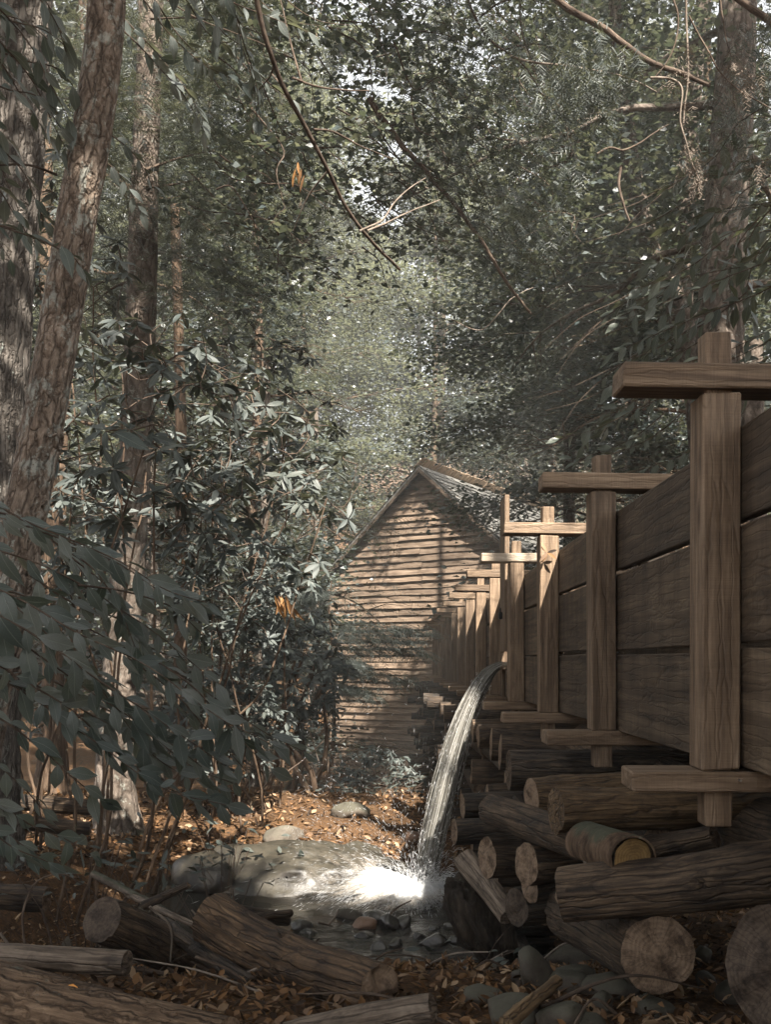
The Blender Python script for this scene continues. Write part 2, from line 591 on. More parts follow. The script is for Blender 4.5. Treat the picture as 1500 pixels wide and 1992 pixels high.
def soil():
    m = Mat("leaf_strewn_soil")
    v = m.n("TexCoord").outputs["Object"]
    n1 = m.noise(v, 2.2, 6, .65)
    n2 = m.noise(v, 38, 5, .7, .5)
    vo = m.n("TexVoronoi", {"Vector": v, "Scale": 26.0, "Randomness": 1.0})
    col = m.ramp(n2, [(.28, (.035, .024, .017)), (.48, (.085, .05, .027)), (.66, (.17, .095, .045)), (.8, (.24, .155, .085))])
    col = m.mix(.35, col, m.ramp(m.n("SeparateColor", {0: vo.outputs["Color"]}).outputs[0], [(0, (.3, .28, .25)), (1, (1.2, 1.05, .85))]), 'MULTIPLY')
    col = m.mix(.55, col, m.ramp(n1, [(.35, (.4, .38, .34)), (.6, (1, 1, 1))]), 'MULTIPLY')
    h = m.math('MULTIPLY_ADD', vo.outputs[0], .6, n2)
    b = m.n("BsdfPrincipled", {"Base Color": col, "Roughness": .9, "Specular IOR Level": .15, "Normal": m.bump(h, .8, .03)})
    return m.out(b.outputs[0])


def pool_water():
    m = Mat("shallow_water")
    v = m.n("TexCoord").outputs["Object"]
    n1 = m.noise(v, (9, 22, 9), 4, .55, .4)
    n2 = m.noise(v, (3, 6, 3), 3, .5)
    h = m.math('MULTIPLY_ADD', n2, .8, n1)
    nb = m.bump(h, .55, .03)
    b = m.n("BsdfPrincipled", {"Base Color": (.035, .032, .026), "Roughness": .09, "Specular IOR Level": .6, "IOR": 1.33, "Normal": nb})
    tr = m.n("BsdfTransparent", {0: (.5, .46, .38, 1)})
    lw = m.n("LayerWeight", {"Blend": .2, "Normal": nb})
    f = m.math('MULTIPLY_ADD', lw.outputs[1], .45, .5)
    s = m.n("MixShader", {0: f, 1: tr.outputs[0], 2: b.outputs[0]})
    return m.out(s.outputs[0])


def fall_water(name, base=(.27, .255, .225), clear=.6, streak=(60, 60, 1.2)):
    m = Mat(name)
    v = m.tc()
    n1 = m.noise(v, streak, 5, .65, .2)
    col = m.ramp(n1, [(.3, tuple(c*.28 for c in base)), (.5, tuple(c*.75 for c in base)), (.72, (.44, .43, .4))])
    d = m.n("BsdfPrincipled", {"Base Color": col, "Roughness": .18, "Specular IOR Level": .6, "IOR": 1.33, "Normal": m.bump(n1, .7, .01)})
    tl = m.n("BsdfTranslucent", {0: col})
    d2 = m.n("MixShader", {0: .3, 1: d.outputs[0], 2: tl.outputs[0]})
    tr = m.n("BsdfTransparent", {0: (.92, .93, .9, 1)})
    f = m.ramp(n1, [(.36, (1-clear,)*3), (.62, (1, 1, 1))])
    s = m.n("MixShader", {0: f, 1: tr.outputs[0], 2: d2.outputs[0]})
    return m.out(s.outputs[0])


def foam_water():
    """white water: streaks run out from the foot of the fall; the third coordinate holds how dense the foam lies"""
    m = Mat("foaming_water")
    v = m.tc(False)
    den = m.n("SeparateXYZ", {0: v}).outputs[2]
    flat = m.n("VectorMath", {0: v, 1: (1, 1, 0)}, operation='MULTIPLY').outputs[0]
    n1 = m.noise(flat, (7, 2.2, 1), 6, .62, .25)
    n2 = m.noise(flat, (26, 5, 1), 4, .6)
    f = m.math('ADD', m.math('MULTIPLY_ADD', n1, 1.1, m.math('MULTIPLY', n2, .5)), den)
    al = m.ramp(f, [(.8, (0, 0, 0)), (1.35, (1, 1, 1))])
    al = m.math('MULTIPLY', al, .88)
    fc = m.ramp(den, [(.02, (.11, .092, .07)), (.3, (.38, .355, .32)), (.62, (.8, .81, .82))])
    d = m.n("BsdfPrincipled", {"Base Color": fc, "Roughness": .4, "Specular IOR Level": .4, "Normal": m.bump(m.math('MULTIPLY_ADD', n2, .6, n1), .5, .03)})
    t = m.n("BsdfTranslucent", {0: fc})
    d2 = m.n("MixShader", {0: .3, 1: d.outputs[0], 2: t.outputs[0]})
    tr = m.n("BsdfTransparent")
    s = m.n("MixShader", {0: al, 1: tr.outputs[0], 2: d2.outputs[0]})
    return m.out(s.outputs[0])


def plain(name, col, rough=.5, metal=0.0, spec=.5):
    m = Mat(name)
    v = m.tc()
    n1 = m.noise(v, 30, 4, .6)
    c = m.mix(.3, col, m.ramp(n1, [(.3, (.5, .5, .5)), (.7, (1, 1, 1))]), 'MULTIPLY')
    b = m.n("BsdfPrincipled", {"Base Color": c, "Roughness": rough, "Metallic": metal, "Specular IOR Level": spec})
    return m.out(b.outputs[0])


def drops(name, clear=.35):
    m = Mat(name)
    b = m.n("BsdfPrincipled", {"Base Color": (.86, .87, .88), "Roughness": .2, "Specular IOR Level": .6})
    t = m.n("BsdfTranslucent", {0: (.85, .86, .87, 1)})
    s1 = m.n("MixShader", {0: .5, 1: b.outputs[0], 2: t.outputs[0]})
    tr = m.n("BsdfTransparent")
    s = m.n("MixShader", {0: clear, 1: s1.outputs[0], 2: tr.outputs[0]})
    return m.out(s.outputs[0])


M_SAWN = wood("sawn_oak", (.105, .069, .043), (.2, .139, .09), (.3, .218, .148), saw=.7, var=.3, stain=.4, cracks=.22)
M_SAWNSUN = wood("sunlit_pale_oak", (.3, .235, .17), (.42, .345, .265), (.52, .44, .35), saw=.5, var=.15, stain=.2, cracks=.15)  # paler copy of the sawn oak: sunlight put into the colour
M_PLANK = wood("flume_plank", (.052, .036, .023), (.104, .076, .05), (.165, .124, .084), grain=(22, 22, 1.0), saw=.35, var=.35, stain=.7, vstain=.8, cracks=.35)
M_SIDING = wood("weathered_siding", (.078, .053, .037), (.165, .118, .083), (.28, .212, .155), grain=(40, 40, 1.4), var=.5, stain=.6, rough=.8)
M_RAKE = wood("dark_rake_board", (.03, .021, .015), (.075, .053, .037), (.13, .096, .068), stain=.6)
M_ROOF = wood("weathered_shakes", (.045, .045, .042), (.11, .108, .1), (.2, .195, .18), grain=(26, 26, 1.6), var=.3, stain=.5, rough=.8)
M_RIDGE = wood("pale_ridge_shakes", (.2, .15, .1), (.33, .25, .175), (.45, .36, .27), grain=(26, 26, 1.6), var=.3, stain=.4, rough=.8)
M_LOG = wood("old_log_wood", (.03, .021, .014), (.085, .06, .039), (.165, .119, .078), grain=(70, 70, 3.2), var=.5, stain=.75, bump=.8, rough=.82, blot=(11, 11, 4), cracks=.75)
M_LOGPALE = wood("pale_peeled_log", (.085, .064, .047), (.18, .142, .108), (.28, .235, .19), grain=(55, 55, 3), var=.3, stain=.6, bump=.6, blot=(11, 11, 4), cracks=.75)
M_LOGWARM = wood("warm_peeled_log", (.055, .035, .018), (.15, .1, .053), (.26, .18, .1), grain=(60, 60, 2.6), var=.2, stain=.7, bump=.7, blot=(11, 11, 4), cracks=.75)
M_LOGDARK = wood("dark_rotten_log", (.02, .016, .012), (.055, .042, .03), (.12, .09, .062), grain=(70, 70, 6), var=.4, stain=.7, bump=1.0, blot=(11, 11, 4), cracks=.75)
M_END = end_grain("cut_end_grey", (.11, .074, .048), (.225, .158, .107))
M_ENDYELLOW = end_grain("cut_end_yellow", (.16, .095, .036), (.26, .165, .066), rings=85, crack=.3, ringmix=.6)
M_ENDDARK = end_grain("cut_end_dark", (.035, .026, .02), (.085, .062, .045))
M_MOSSLOG = bark("mossy_log_bark", (.06, .042, .029), (.17, .118, .078), (.3, .215, .145), (34, 34, 4), lichen=.45, lcol=(.13, .145, .12), moss=.0, bump=.9, plate=(26, 26, 2.6))
M_BARK = bark("flaky_bark", (.07, .056, .045), (.225, .182, .146), (.38, .32, .268), (26, 26, 9), lichen=1.05, lcol=(.31, .33, .3), bump=.9, plate=(24, 24, 6))
M_BARKRIDGE = bark("ridged_bark", (.045, .041, .037), (.125, .115, .104), (.22, .205, .188), (26, 26, 3), lichen=.2, bump=.8, plate=(22, 22, 3.2))
M_BARKPALE = bark("pale_bark", (.05, .042, .034), (.125, .105, .088), (.23, .2, .175), (9, 9, 5), lichen=.6, lcol=(.24, .255, .23), bump=.5, moss=.25, plate=(9, 9, 3))
M_BARKBROWN = bark("brown_bark", (.035, .024, .017), (.1, .068, .046), (.18, .125, .085), (18, 18, 4), lichen=.3, lcol=(.2, .2, .15), moss=.2)
M_TWIG = bark("twig_bark", (.03, .021, .016), (.085, .062, .047), (.17, .13, .1), (40, 40, 9), bump=.4)
M_TWIGPALE = bark("pale_twig_bark", (.1, .08, .064), (.2, .165, .135), (.31, .265, .225), (40, 40, 9), bump=.4)
M_LFAR = leaf("sunlit_forest_leaf", [(.085, .101, .096), (.102, .119, .112), (.112, .129, .121), (.12, .135, .127)], trans=.4, rough=.34, spec=.6, var=.3)  # brighter copy: sunlight on the far wood put into the colour
M_LMID = leaf("shaded_forest_leaf", [(.042, .056, .054), (.058, .073, .07), (.076, .091, .087), (.094, .108, .102)], trans=.3, rough=.4, spec=.5, var=.3)  # darker copy: shade of the nearer crowns put into the colour
M_LHEM = leaf("hemlock_needles", [(.042, .052, .047), (.06, .07, .064), (.084, .094, .085)], trans=.28, rough=.5, spec=.35)
M_LRHO = leaf("rhododendron_leaf", [(.042, .052, .048), (.056, .066, .06), (.076, .086, .079)], trans=.16, rough=.6, spec=.4, tmul=1.3)
M_LRHOV = leaf("rhododendron_leaf_near", [(.04, .049, .043), (.054, .063, .055), (.074, .083, .072)], trans=.14, rough=.5, spec=.35, vein=True, tmul=1.3)
M_LFG = leaf("beech_leaf", [(.052, .068, .062), (.08, .098, .09), (.1, .117, .108), (.118, .132, .122)], trans=.25, rough=.42, spec=.45, vein=True, tmul=1.3)
M_LMAG = leaf("magnolia_leaf", [(.042, .054, .042), (.058, .071, .055), (.075, .088, .068)], trans=.25, rough=.36, spec=.5, vein=True)
M_DEAD = leaf("dead_leaf", [(.03, .019, .012), (.075, .042, .022), (.14, .076, .035), (.22, .12, .055), (.17, .11, .07), (.3, .21, .13)], trans=.15, rough=.7, spec=.2, tmul=1.2)
M_WITHER = leaf("withered_leaf", [(.2, .1, .035), (.27, .14, .05), (.14, .075, .035)], trans=.2, rough=.6, spec=.25, tmul=1.2)
M_ORANGE = leaf("orange_leaf", [(.5, .2, .04), (.55, .24, .05)], trans=.15, rough=.5, spec=.3, tmul=1.1)
M_STONE = stone("river_stone", (.04, .032, .024), (.1, .082, .062), moss=.45)
M_STONEWET = stone("wet_river_stone", (.018, .016, .014), (.055, .047, .039), rough=.22, spec=.6, moss=.2)
M_STONERED = stone("reddish_stone", (.13, .075, .045), (.24, .15, .1), rough=.5)
M_STONEPALE = stone("pale_boulder", (.06, .05, .04), (.15, .128, .1), moss=.3)
M_SOIL = soil()
M_POOL = pool_water()
M_FALL = fall_water("falling_water")
M_SPRAY = drops("spray_drops", .25)
M_FOAM = foam_water()
M_IRON = plain("black_iron", (.012, .012, .012), .45, .6)
M_STEEL = plain("zinc_bolt", (.6, .6, .6), .35, 1.0)
M_MOSSROCK = stone("mossy_wet_rock", (.018, .015, .012), (.062, .05, .037), rough=.4, spec=.45, moss=.18)
M_STUMP = bark("rotten_stump_wood", (.012, .01, .008), (.04, .031, .023), (.085, .066, .048), (18, 18, 5), lichen=.3, lcol=(.09, .1, .075), bump=1.0)
M_LOGROT = wood("rotting_log_wood", (.035, .022, .013), (.105, .066, .036), (.19, .125, .072), grain=(60, 60, 3.5), var=.2, stain=.9, bump=.9, rough=.8, blot=(9, 9, 5), cracks=.75)

def haze_air(density):
    m = Mat("thin_haze")
    v = m.n("VolumePrincipled", {"Color": (.93, .96, .95), "Density": density, "Anisotropy": 0.0})
    o = m.n("OutputMaterial"); m.t.links.new(v.outputs[0], o.inputs["Volume"])
    return m.m


M_HAZE = haze_air(.0015)
# ------------------------------------------------------------------ the ground
def sstep(a, b, x):
    t = np.clip((x-a)/(b-a), 0, 1)
    return t*t*(3-2*t)


GY = np.array([-200, -20, 2.0, 3.2, 4.2, 5.0, 5.6, 6.1, 6.6, 7.1, 9.6, 10.3, 11.3, 12.6, 14.0, 20, 30, 45, 60, 90, 130, 200])
GZ = np.array([3.0, 1.2, 1.0, .93, .82, .56, .36, .2, .04, -.16, -.16, .08, .3, .42, .36, -.4, -1.6, .5, 3.5, 11, 24, 45])


def ground(x, y):
    x, y = np.asarray(x, float), np.asarray(y, float)
    z = np.interp(y, GY, GZ)
    # beyond the pool's ends the bank stays up
    bank = np.interp(y, [2, 4.5, 7, 10, 12.5], [.92, .85, .62, .34, .42])
    left = sstep(-1.9, -3.1, x)
    right = sstep(.95, 1.8, x)
    side = np.maximum(left, right)
    near = (y < 12.5)
    z = np.where(near, z*(1-side) + np.maximum(z, bank)*side, z)
    z = z + sstep(6, 16, -x)*.8*(y < 60) + sstep(3.5, 12, x)*1.0*(y < 60)
    p = np.stack([x*.8, y*.8, np.zeros_like(x)], -1)
    amp = np.where((y > 6.9) & (y < 10.2) & (side < .3), .25, 1.0)
    z = z + amp*(.09*fbm(p, 3, 3) + .035*fbm(p*5, 2, 9)) * sstep(200, 3, y)
    return z


def GP(px, py, lift=0.0, zmax=60):
    """where the ground is that the photo shows at a pixel"""
    Z = np.linspace(2.6, zmax, 4000)
    q = np.stack([(px-770)/FOC*Z, Z, EYE-(py-1287)/FOC*Z], 1)
    g = ground(q[:, 0], q[:, 1])
    g = np.where((q[:, 1] > 6.3) & (q[:, 1] < 10.6), np.maximum(g, .0), g)
    k = np.argmax(q[:, 2] <= g)
    r = q[k].copy()
    r[2] = g[k] + lift
    return r


def spaced(lo, hi, dense_lo, dense_hi, step, ngrow):
    c = np.arange(dense_lo, dense_hi+1e-6, step)
    a = dense_lo - (dense_lo-lo)*(np.linspace(0, 1, ngrow+1)[1:]**2.2)
    b = dense_hi + (hi-dense_hi)*(np.linspace(0, 1, ngrow+1)[1:]**2.2)
    return np.concatenate([a[::-1], c, b])


gx = spaced(-160, 160, -5, 4.5, .06, 34)
gy = spaced(-60, 190, 2.2, 15, .06, 40)
XX, YY = np.meshgrid(gx, gy)
mb = MB()
nx, ny = len(gx), len(gy)
V = np.stack([XX, YY, ground(XX, YY)], -1).reshape(-1, 3)
ii = (np.arange(ny-1)[:, None]*nx + np.arange(nx-1)[None]).ravel()
mb.add(V, np.stack([ii, ii+1, ii+nx+1, ii+nx], 1))
prop(mb.build("ground", M_SOIL), kind='structure')

bot = float(V[:, 2].min()) - 1.0
bpy_box = MB()
box(bpy_box, (-166, -66, min(bot, -4.0)), (166, 196, 92), 2, .5)
prop(bpy_box.build("haze", M_HAZE, smooth=False), kind='stuff')

# the pool: a sheet with small waves, larger near the fall
px_, py_ = np.arange(-3.4, 1.9, .035), np.arange(6.3, 10.9, .035)
XX, YY = np.meshgrid(px_, py_)
FALL_AT = np.array([.235, 9.0, .02])
d = np.hypot(XX-FALL_AT[0], YY-FALL_AT[1])
pp = np.stack([XX*3, YY*7, XX*0], -1)
ZZ = .02 + .022*fbm(pp, 3, 5) + np.exp(-d/.6)*.06*fbm(pp*1.4, 3, 8) + .012*np.sin(d*26)*np.exp(-d/1.2)
mb = MB()
nx, ny = len(px_), len(py_)
ii = (np.arange(ny-1)[:, None]*nx + np.arange(nx-1)[None]).ravel()
mb.add(np.stack([XX, YY, ZZ], -1).reshape(-1, 3), np.stack([ii, ii+1, ii+nx+1, ii+nx], 1))
prop(mb.build("pool_water", M_POOL), kind='structure')

# ------------------------------------------------------------------ the mill
MY = math.radians(30)
MU, MW = np.array([math.cos(MY), -math.sin(MY), 0]), np.array([math.sin(MY), math.cos(MY), 0])
MO = np.array([.87, 30.0, 0])
HALF, ZB, ZA, PITCH, DEPTH = 3.45, -2.3, 8.1, .9, 11.0


def MP(s, d_, z):
    """a point of the mill: s along the gable, d_ out in front of it (negative: back along the building), z"""
    s, d_, z = np.broadcast_arrays(np.asarray(s, float), np.asarray(d_, float), np.asarray(z, float))
    return MO + s[..., None]*MU - d_[..., None]*MW + z[..., None]*np.array([0, 0, 1.0])


mill = thing("mill_building", "old gabled watermill clad in weathered clapboards at the end of the flume", "mill", MP(0, 0, ZB))
zs = ZA - HALF*PITCH                                  # eaves height of the walls
mb = MB()                                             # the wall behind the boards
prof = [(-HALF+.03, ZB), (HALF-.03, ZB), (HALF-.03, zs-.05), (0, ZA-.1), (-HALF+.03, zs-.05)]
fr = np.array([MP(s, -.03, z) for s, z in prof]); bk = np.array([MP(s, -DEPTH, z) for s, z in prof])
mb.add(np.concatenate([fr, bk]), np.array([[0, 1, 2, 3, 4]]))
mb.F.append((np.array([[9, 8, 7, 6, 5]]), 0))
mb.F.append((np.array([[0, 5, 6, 1], [1, 6, 7, 2], [4, 9, 5, 0]]), 0))
mb.build("wall", M_SIDING, mill, smooth=False)
rg = np.random.default_rng(21)
EXPO = .205
z = ZB
while z < ZA - .25:
    w = min(HALF, (ZA - (z + EXPO*.5))/PITCH)
    nb = 1 if w < 1 else int(rg.integers(1, 4)) if w < 2.5 else int(rg.integers(2, 4))
    cuts = np.sort(rg.uniform(-w*.75, w*.75, nb-1)) if nb > 1 else []
    ed = np.concatenate([[-w], cuts, [w]])
    for a, b in zip(ed[:-1], ed[1:]):
        if b-a < .15: continue
        L = b-a-.012
        n = max(3, int(L/.28))
        s = np.linspace(a+.006, b-.006, n)
        ph = rg.uniform(0, 90)
        wob = .024*fbm(np.stack([s*1.6+ph, s*0, s*0], 1), 4, 4) + rg.normal(0, .008)
        sl = rg.normal(0, .006)*(s-s.mean())/max(L, .5)
        outb = .058 + .028*fbm(np.stack([s*2+ph, s*0+5, s*0], 1), 3, 6) + rg.uniform(-.014, .022)
        zb, zt = z + wob + sl, np.full(n, z+EXPO+.03)
        rows = [MP(s, .004, zt), MP(s, outb, zb+.004), MP(s, outb-.004, zb-.006), MP(s, -.01, zb)]
        tcs = [np.stack([np.full(n, .0), q, s], 1) for q in (zt, zb, zb-.02, zb-.04)]
        Vv, Tt = np.concatenate(rows), np.concatenate(tcs) + np.array([0, 0, ph])
        i = np.arange(n-1)
        Fq = np.concatenate([np.stack([i+k*n, i+(k+1)*n, i+1+(k+1)*n, i+1+k*n], 1) for k in range(3)])
        mb = MB(); mb.add(Vv, Fq, Tt)
        # closed ends
        mb.F.append((np.array([[0, n, 2*n, 3*n][::-1], [n-1, 2*n-1, 3*n-1, 4*n-1]]), 0))
        mb.build("siding_board", M_SIDING, mill, smooth=False)
    z += EXPO * rg.uniform(.95, 1.05)
for s in (-HALF-.01, HALF+.01):
    mb = MB()
    c = MP(s, .03, 0)
    q = rz(-MY)
    box(mb, (c[0]-.06, c[1]-.06, ZB), (c[0]+.06, c[1]+.06, zs-.1), 2, .01, rot=q)
    mb.build("corner_board", M_SIDING, mill, smooth=False)
# roof slabs, rake boards, shakes
OH, EH = .32, .38
mb = MB()
for sg in (-1, 1):
    e = sg*(HALF+EH); ze = ZA - abs(e)*PITCH
    lo = [MP(0, OH, ZA), MP(e, OH, ze), MP(e, -DEPTH-.3, ze), MP(0, -DEPTH-.3, ZA)]
    hi = [p + np.array([0, 0, .07]) for p in lo]
    f = np.array([[0, 1, 2, 3], [7, 6, 5, 4], [0, 4, 5, 1], [1, 5, 6, 2], [2, 6, 7, 3]])
    mb.add(np.array(lo+hi), f if sg > 0 else f[:, ::-1])
roof = mb.build("roof", M_ROOF, mill, smooth=False)
for sg in (-1, 1):
    mb = MB()
    e = sg*(HALF+EH)
    n = 2
    a, b = MP(0, OH+.01, ZA-.015), MP(e, OH+.01, ZA-.015-abs(e)*PITCH)
    dn = np.array([0, 0, -.12]); th = -MW*.045
    Vb = np.array([a, b, b+dn, a+dn, a-th, b-th, b+dn-th, a+dn-th])
    f = np.array([[0, 1, 2, 3], [7, 6, 5, 4], [4, 5, 1, 0], [3, 2, 6, 7], [1, 5, 6, 2]])
    mb.add(Vb, f if sg > 0 else f[:, ::-1], tc=np.stack([Vb[:, 2], Vb[:, 1]*.1, np.linalg.norm(Vb-a, axis=1)], 1))
    mb.build("rake_board", M_RAKE, mill, smooth=False)
SL = math.hypot(1, PITCH)
shk = []
for sg in (1, -1):
    t = 0.0
    while t < (HALF+EH)*SL:
        d0 = -OH-.02
        while d0 < DEPTH+.2:
            w = rg.uniform(.14, .26)
            shk.append((sg, t, d0, w, rg.uniform(-.03, .03), rg.uniform(.012, .04)))
            d0 += w + .006
        t += .27


def shake(mb, sg, t, d0, w, dt, th, lift=.075):
    t1 = t + .36 + dt
    s0, s1 = sg*t/SL, sg*t1/SL
    nrm = np.array([0, 0, 1.0]) + MU*sg*PITCH; nrm /= np.linalg.norm(nrm)
    q = []
    for (s_, up) in ((s0, 0.0), (s1, th+.012)):
        for dd in (d0, d0+w):
            q.append(MP(s_, -dd, ZA - abs(s_)*PITCH + lift) + nrm*up)
    q += [q[2] - nrm*(th+.008), q[3] - nrm*(th+.008)]
    f = np.array([[0, 2, 3, 1], [2, 4, 5, 3]])
    mb.add(np.array(q), f if sg > 0 else f[:, ::-1], tc=np.array([(0, d0, t), (.0, d0+w, t), (0, d0, t1), (0, d0+w, t1), (.05, d0, t1), (.05, d0+w, t1)])[[0, 1, 2, 3, 4, 5]])


vis = sorted([s for s in shk if s[0] > 0 and s[1] < 3.9], key=lambda s: s[2])[:290]
visset = set(id(s) for s in vis)
for s in vis:
    mb = MB(); shake(mb, *s); mb.build("shingle", M_ROOF, roof, smooth=False)
mb = MB()
for s in shk:
    if id(s) not in visset: shake(mb, *s)
prop(mb.build("shingle_courses", M_ROOF, roof, smooth=False), kind='stuff')
d0 = -OH-.05
while d0 < DEPTH+.2:
    w = rg.uniform(.13, .24)
    mb = MB()
    c = MP(0, -(d0+w/2), ZA+.1)
    R = rz(-MY) @ ry(-math.atan(PITCH) + rg.normal(0, .05)) @ rz(rg.normal(0, .07))
    box(mb, (c[0]-.22-rg.uniform(0, .1), c[1]-w/2, c[2]-.01+.04), (c[0]+.2, c[1]+w/2, c[2]+.01+.04), 0, .004, rot=R)
    mb.build("ridge_shake", M_RIDGE, roof, smooth=False)
    d0 += w + .004

# ------------------------------------------------------------------ the flume
FX, FW = 1.12, .068
POST_Y = [3.35 + 1.885*i for i in range(-1, 14)]
flume = thing("timber_flume", "long raised flume of sawn planks on cross-framed posts leading to the mill", "flume", (FX, POST_Y[0], EYE-.6))
rg = np.random.default_rng(5)
FXR = 2.55                                            # far row of posts
for k, y in enumerate(POST_Y):
    top, bt = EYE+1.0 + rg.normal(0, .012), EYE-.372
    ya, yb = y, y+.145
    for side, x in ((0, FX), (1, FXR)):
        mb = MB()
        sd = k*10+side
        box(mb, (x-FW, ya, bt), (x+FW, yb, top-.085), 2, .006, seed=sd, wob=.0025)
        box(mb, (x-.044, ya+.03, top-.1), (x+.044, yb-.02, top+.118+rg.uniform(-.02, .02)), 2, .005, seed=sd+1, wob=.002)
        box(mb, (x-.048, ya+.03, bt-.2), (x+.048, yb-.02, bt+.02), 2, .005, seed=sd+2, wob=.002)
        mb.build("post", M_SAWN, flume, smooth=False)
    x0 = FX-.325+rg.normal(0, .012)
    SW = M_SAWNSUN if k == 4 else M_SAWN  # sunlit crossbar: its glare is put into the wood colour
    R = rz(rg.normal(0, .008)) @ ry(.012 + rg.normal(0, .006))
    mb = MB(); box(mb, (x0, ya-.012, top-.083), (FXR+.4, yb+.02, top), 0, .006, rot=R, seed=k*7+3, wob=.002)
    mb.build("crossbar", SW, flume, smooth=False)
    x0 = FX-.31+rg.normal(0, .02)
    mb = MB(); box(mb, (x0, ya-.02, bt-.075), (FXR+.4, yb+.03, bt-.002), 0, .006, rot=rz(rg.normal(0, .006)), seed=k*7+5, wob=.002)
    sill = mb.build("sill_beam", M_SAWN, flume, smooth=False)
    if k == 1:
        mb = MB(); tube(mb, [(FX+.055, ya-.03, bt-.033), (FX+.055, ya-.015, bt-.033)], .0045, 10)
        mb.build("bolt", M_STEEL, sill)
GATE_Y = (9.52, 9.98)
ROWS = [(-.372, .052), (.062, .476), (.486, .815)]
for k in range(len(POST_Y)-1):
    ya, yb = POST_Y[k]+.075, POST_Y[k+1]+.07
    for r, (za, zb) in enumerate(ROWS):
        for side, x in ((0, FX+FW+.004), (1, FXR-FW-.054)):
            y0, y1 = ya, yb
            if side == 0 and k == 4 and r < 2:
                y0 = GATE_Y[1]
            mb = MB()
            tilt = rg.normal(0, .0035)
            dz = rg.normal(0, .004)
            dx = rg.uniform(0, .006)
            box(mb, (x+dx, y0+.004, EYE+za+dz+.004), (x+dx+.05, y1-.004, EYE+zb+dz-rg.uniform(.002, .012)), 1, .005, rot=rx(tilt), seed=k*31+r*3+side, wob=.002)
            mb.build("plank", M_PLANK, flume, smooth=False)
    mb = MB(); box(mb, (FX+FW+.06, ya, EYE-.372), (FXR-FW-.06, yb-.004, EYE-.325), 1, .004, seed=k)
    mb.build("floor_board", M_PLANK, flume, smooth=False)
mb = MB()
wy = np.arange(POST_Y[0]+.2, POST_Y[-1], .12); wx = np.linspace(FX+FW+.062, FXR-FW-.062, 8)
XX, YY = np.meshgrid(wx, wy)
ZZ = EYE + .03 + .012*fbm(np.stack([XX*4, YY*4, XX*0], -1), 2, 2)
nx, ny = XX.shape[1], XX.shape[0]
ii = (np.arange(ny-1)[:, None]*nx + np.arange(nx-1)[None]).ravel()
mb.add(np.stack([XX, YY, ZZ], -1).reshape(-1, 3), np.stack([ii, ii+1, ii+nx+1, ii+nx], 1))
prop(mb.build("channel_water", M_POOL), kind='structure')

gate = thing("sluice_gate", "tall raised sluice board above the spout on the flume side", "sluice gate", (FX-.08, GATE_Y[0], EYE))
mb = MB(); box(mb, (FX-.055, GATE_Y[0]+.01, EYE+.1), (FX-.008, GATE_Y[1]-.01, EYE+1.63), 2, .006, seed=91)
mb.build("gate_board", M_SAWN, gate, smooth=False)
for y in (GATE_Y[0]-.06, GATE_Y[1]+.02):
    mb = MB(); box(mb, (FX-.035, y, EYE-.36), (FX+FW+.003, y+.045, EYE+.84), 2, .004, seed=92)
    mb.build("guide_rail", M_SAWN, gate, smooth=False)
mb = MB(); box(mb, (FX-.1, GATE_Y[0]-.01, EYE-.075), (FX+FW+.08, GATE_Y[1]+.01, EYE-.045), 1, .004, seed=93)
mb.build("spout_lip", M_SAWN, gate, smooth=False)
mb = MB(); box(mb, (FX+.0, GATE_Y[0]-.01, EYE-.36), (FX+.05, GATE_Y[1]+.01, EYE-.08), 1, .004, seed=94)
mb.build("lower_board", M_PLANK, gate, smooth=False)
lk = P(974, 1196, 9.75); lk[0] = FX-.075
pad = thing("padlock", "black padlock hanging on the tall sluice board", "padlock", lk)
mb = MB(); box(mb, lk+np.array([-.018, -.032, -.045]), lk+np.array([.018, .032, .028]), 2, .008)
mb.build("lock_body", M_IRON, pad, smooth=False)
a = np.linspace(0, np.pi, 9)
mb = MB(); tube(mb, np.concatenate([[lk+np.array([0, -.022, .02])], lk+np.stack([a*0, -.022*np.cos(a), .045+.022*np.sin(a)], 1), [lk+np.array([0, .022, .02])]]), .006, 8)
mb.build("shackle", M_IRON, pad)

# ------------------------------------------------------------------ logs
def grain_disp(seed, low=.09, fine=.06, knots=0):
    def f(tc, s, a):
        r = max(float(np.abs(tc[..., :2]).max()), .01)
        q = tc / np.array([r, r, r*3.2])
        h = low*fbm(q*1.1 + seed*3.1, 3, seed) + fine*fbm(tc/np.array([r, r, r*7])*5 + seed, 3, seed+5)
        for k in range(knots):
            rr = np.random.default_rng(seed*13+k)
            s0, a0 = rr.uniform(.1, .9)*s[-1], rr.uniform(0, 6.28)
            dd = ((s[:, None]-s0)/(r*.45))**2 + (np.angle(np.exp(1j*(a[None]-a0)))/.35)**2
            h = h + .16*np.exp(-dd)*(1 - 1.9*np.exp(-dd*5))
        cr = np.random.default_rng(seed+99).uniform(0, 6.28)
        wob = .25*fbm(np.stack([s/r*.5, s*0, s*0], 1)+seed, 2, seed)
        h = h - .1*np.exp(-(np.angle(np.exp(1j*(a[None]-cr-wob[:, None])))/.07)**2)
        return h
    return f


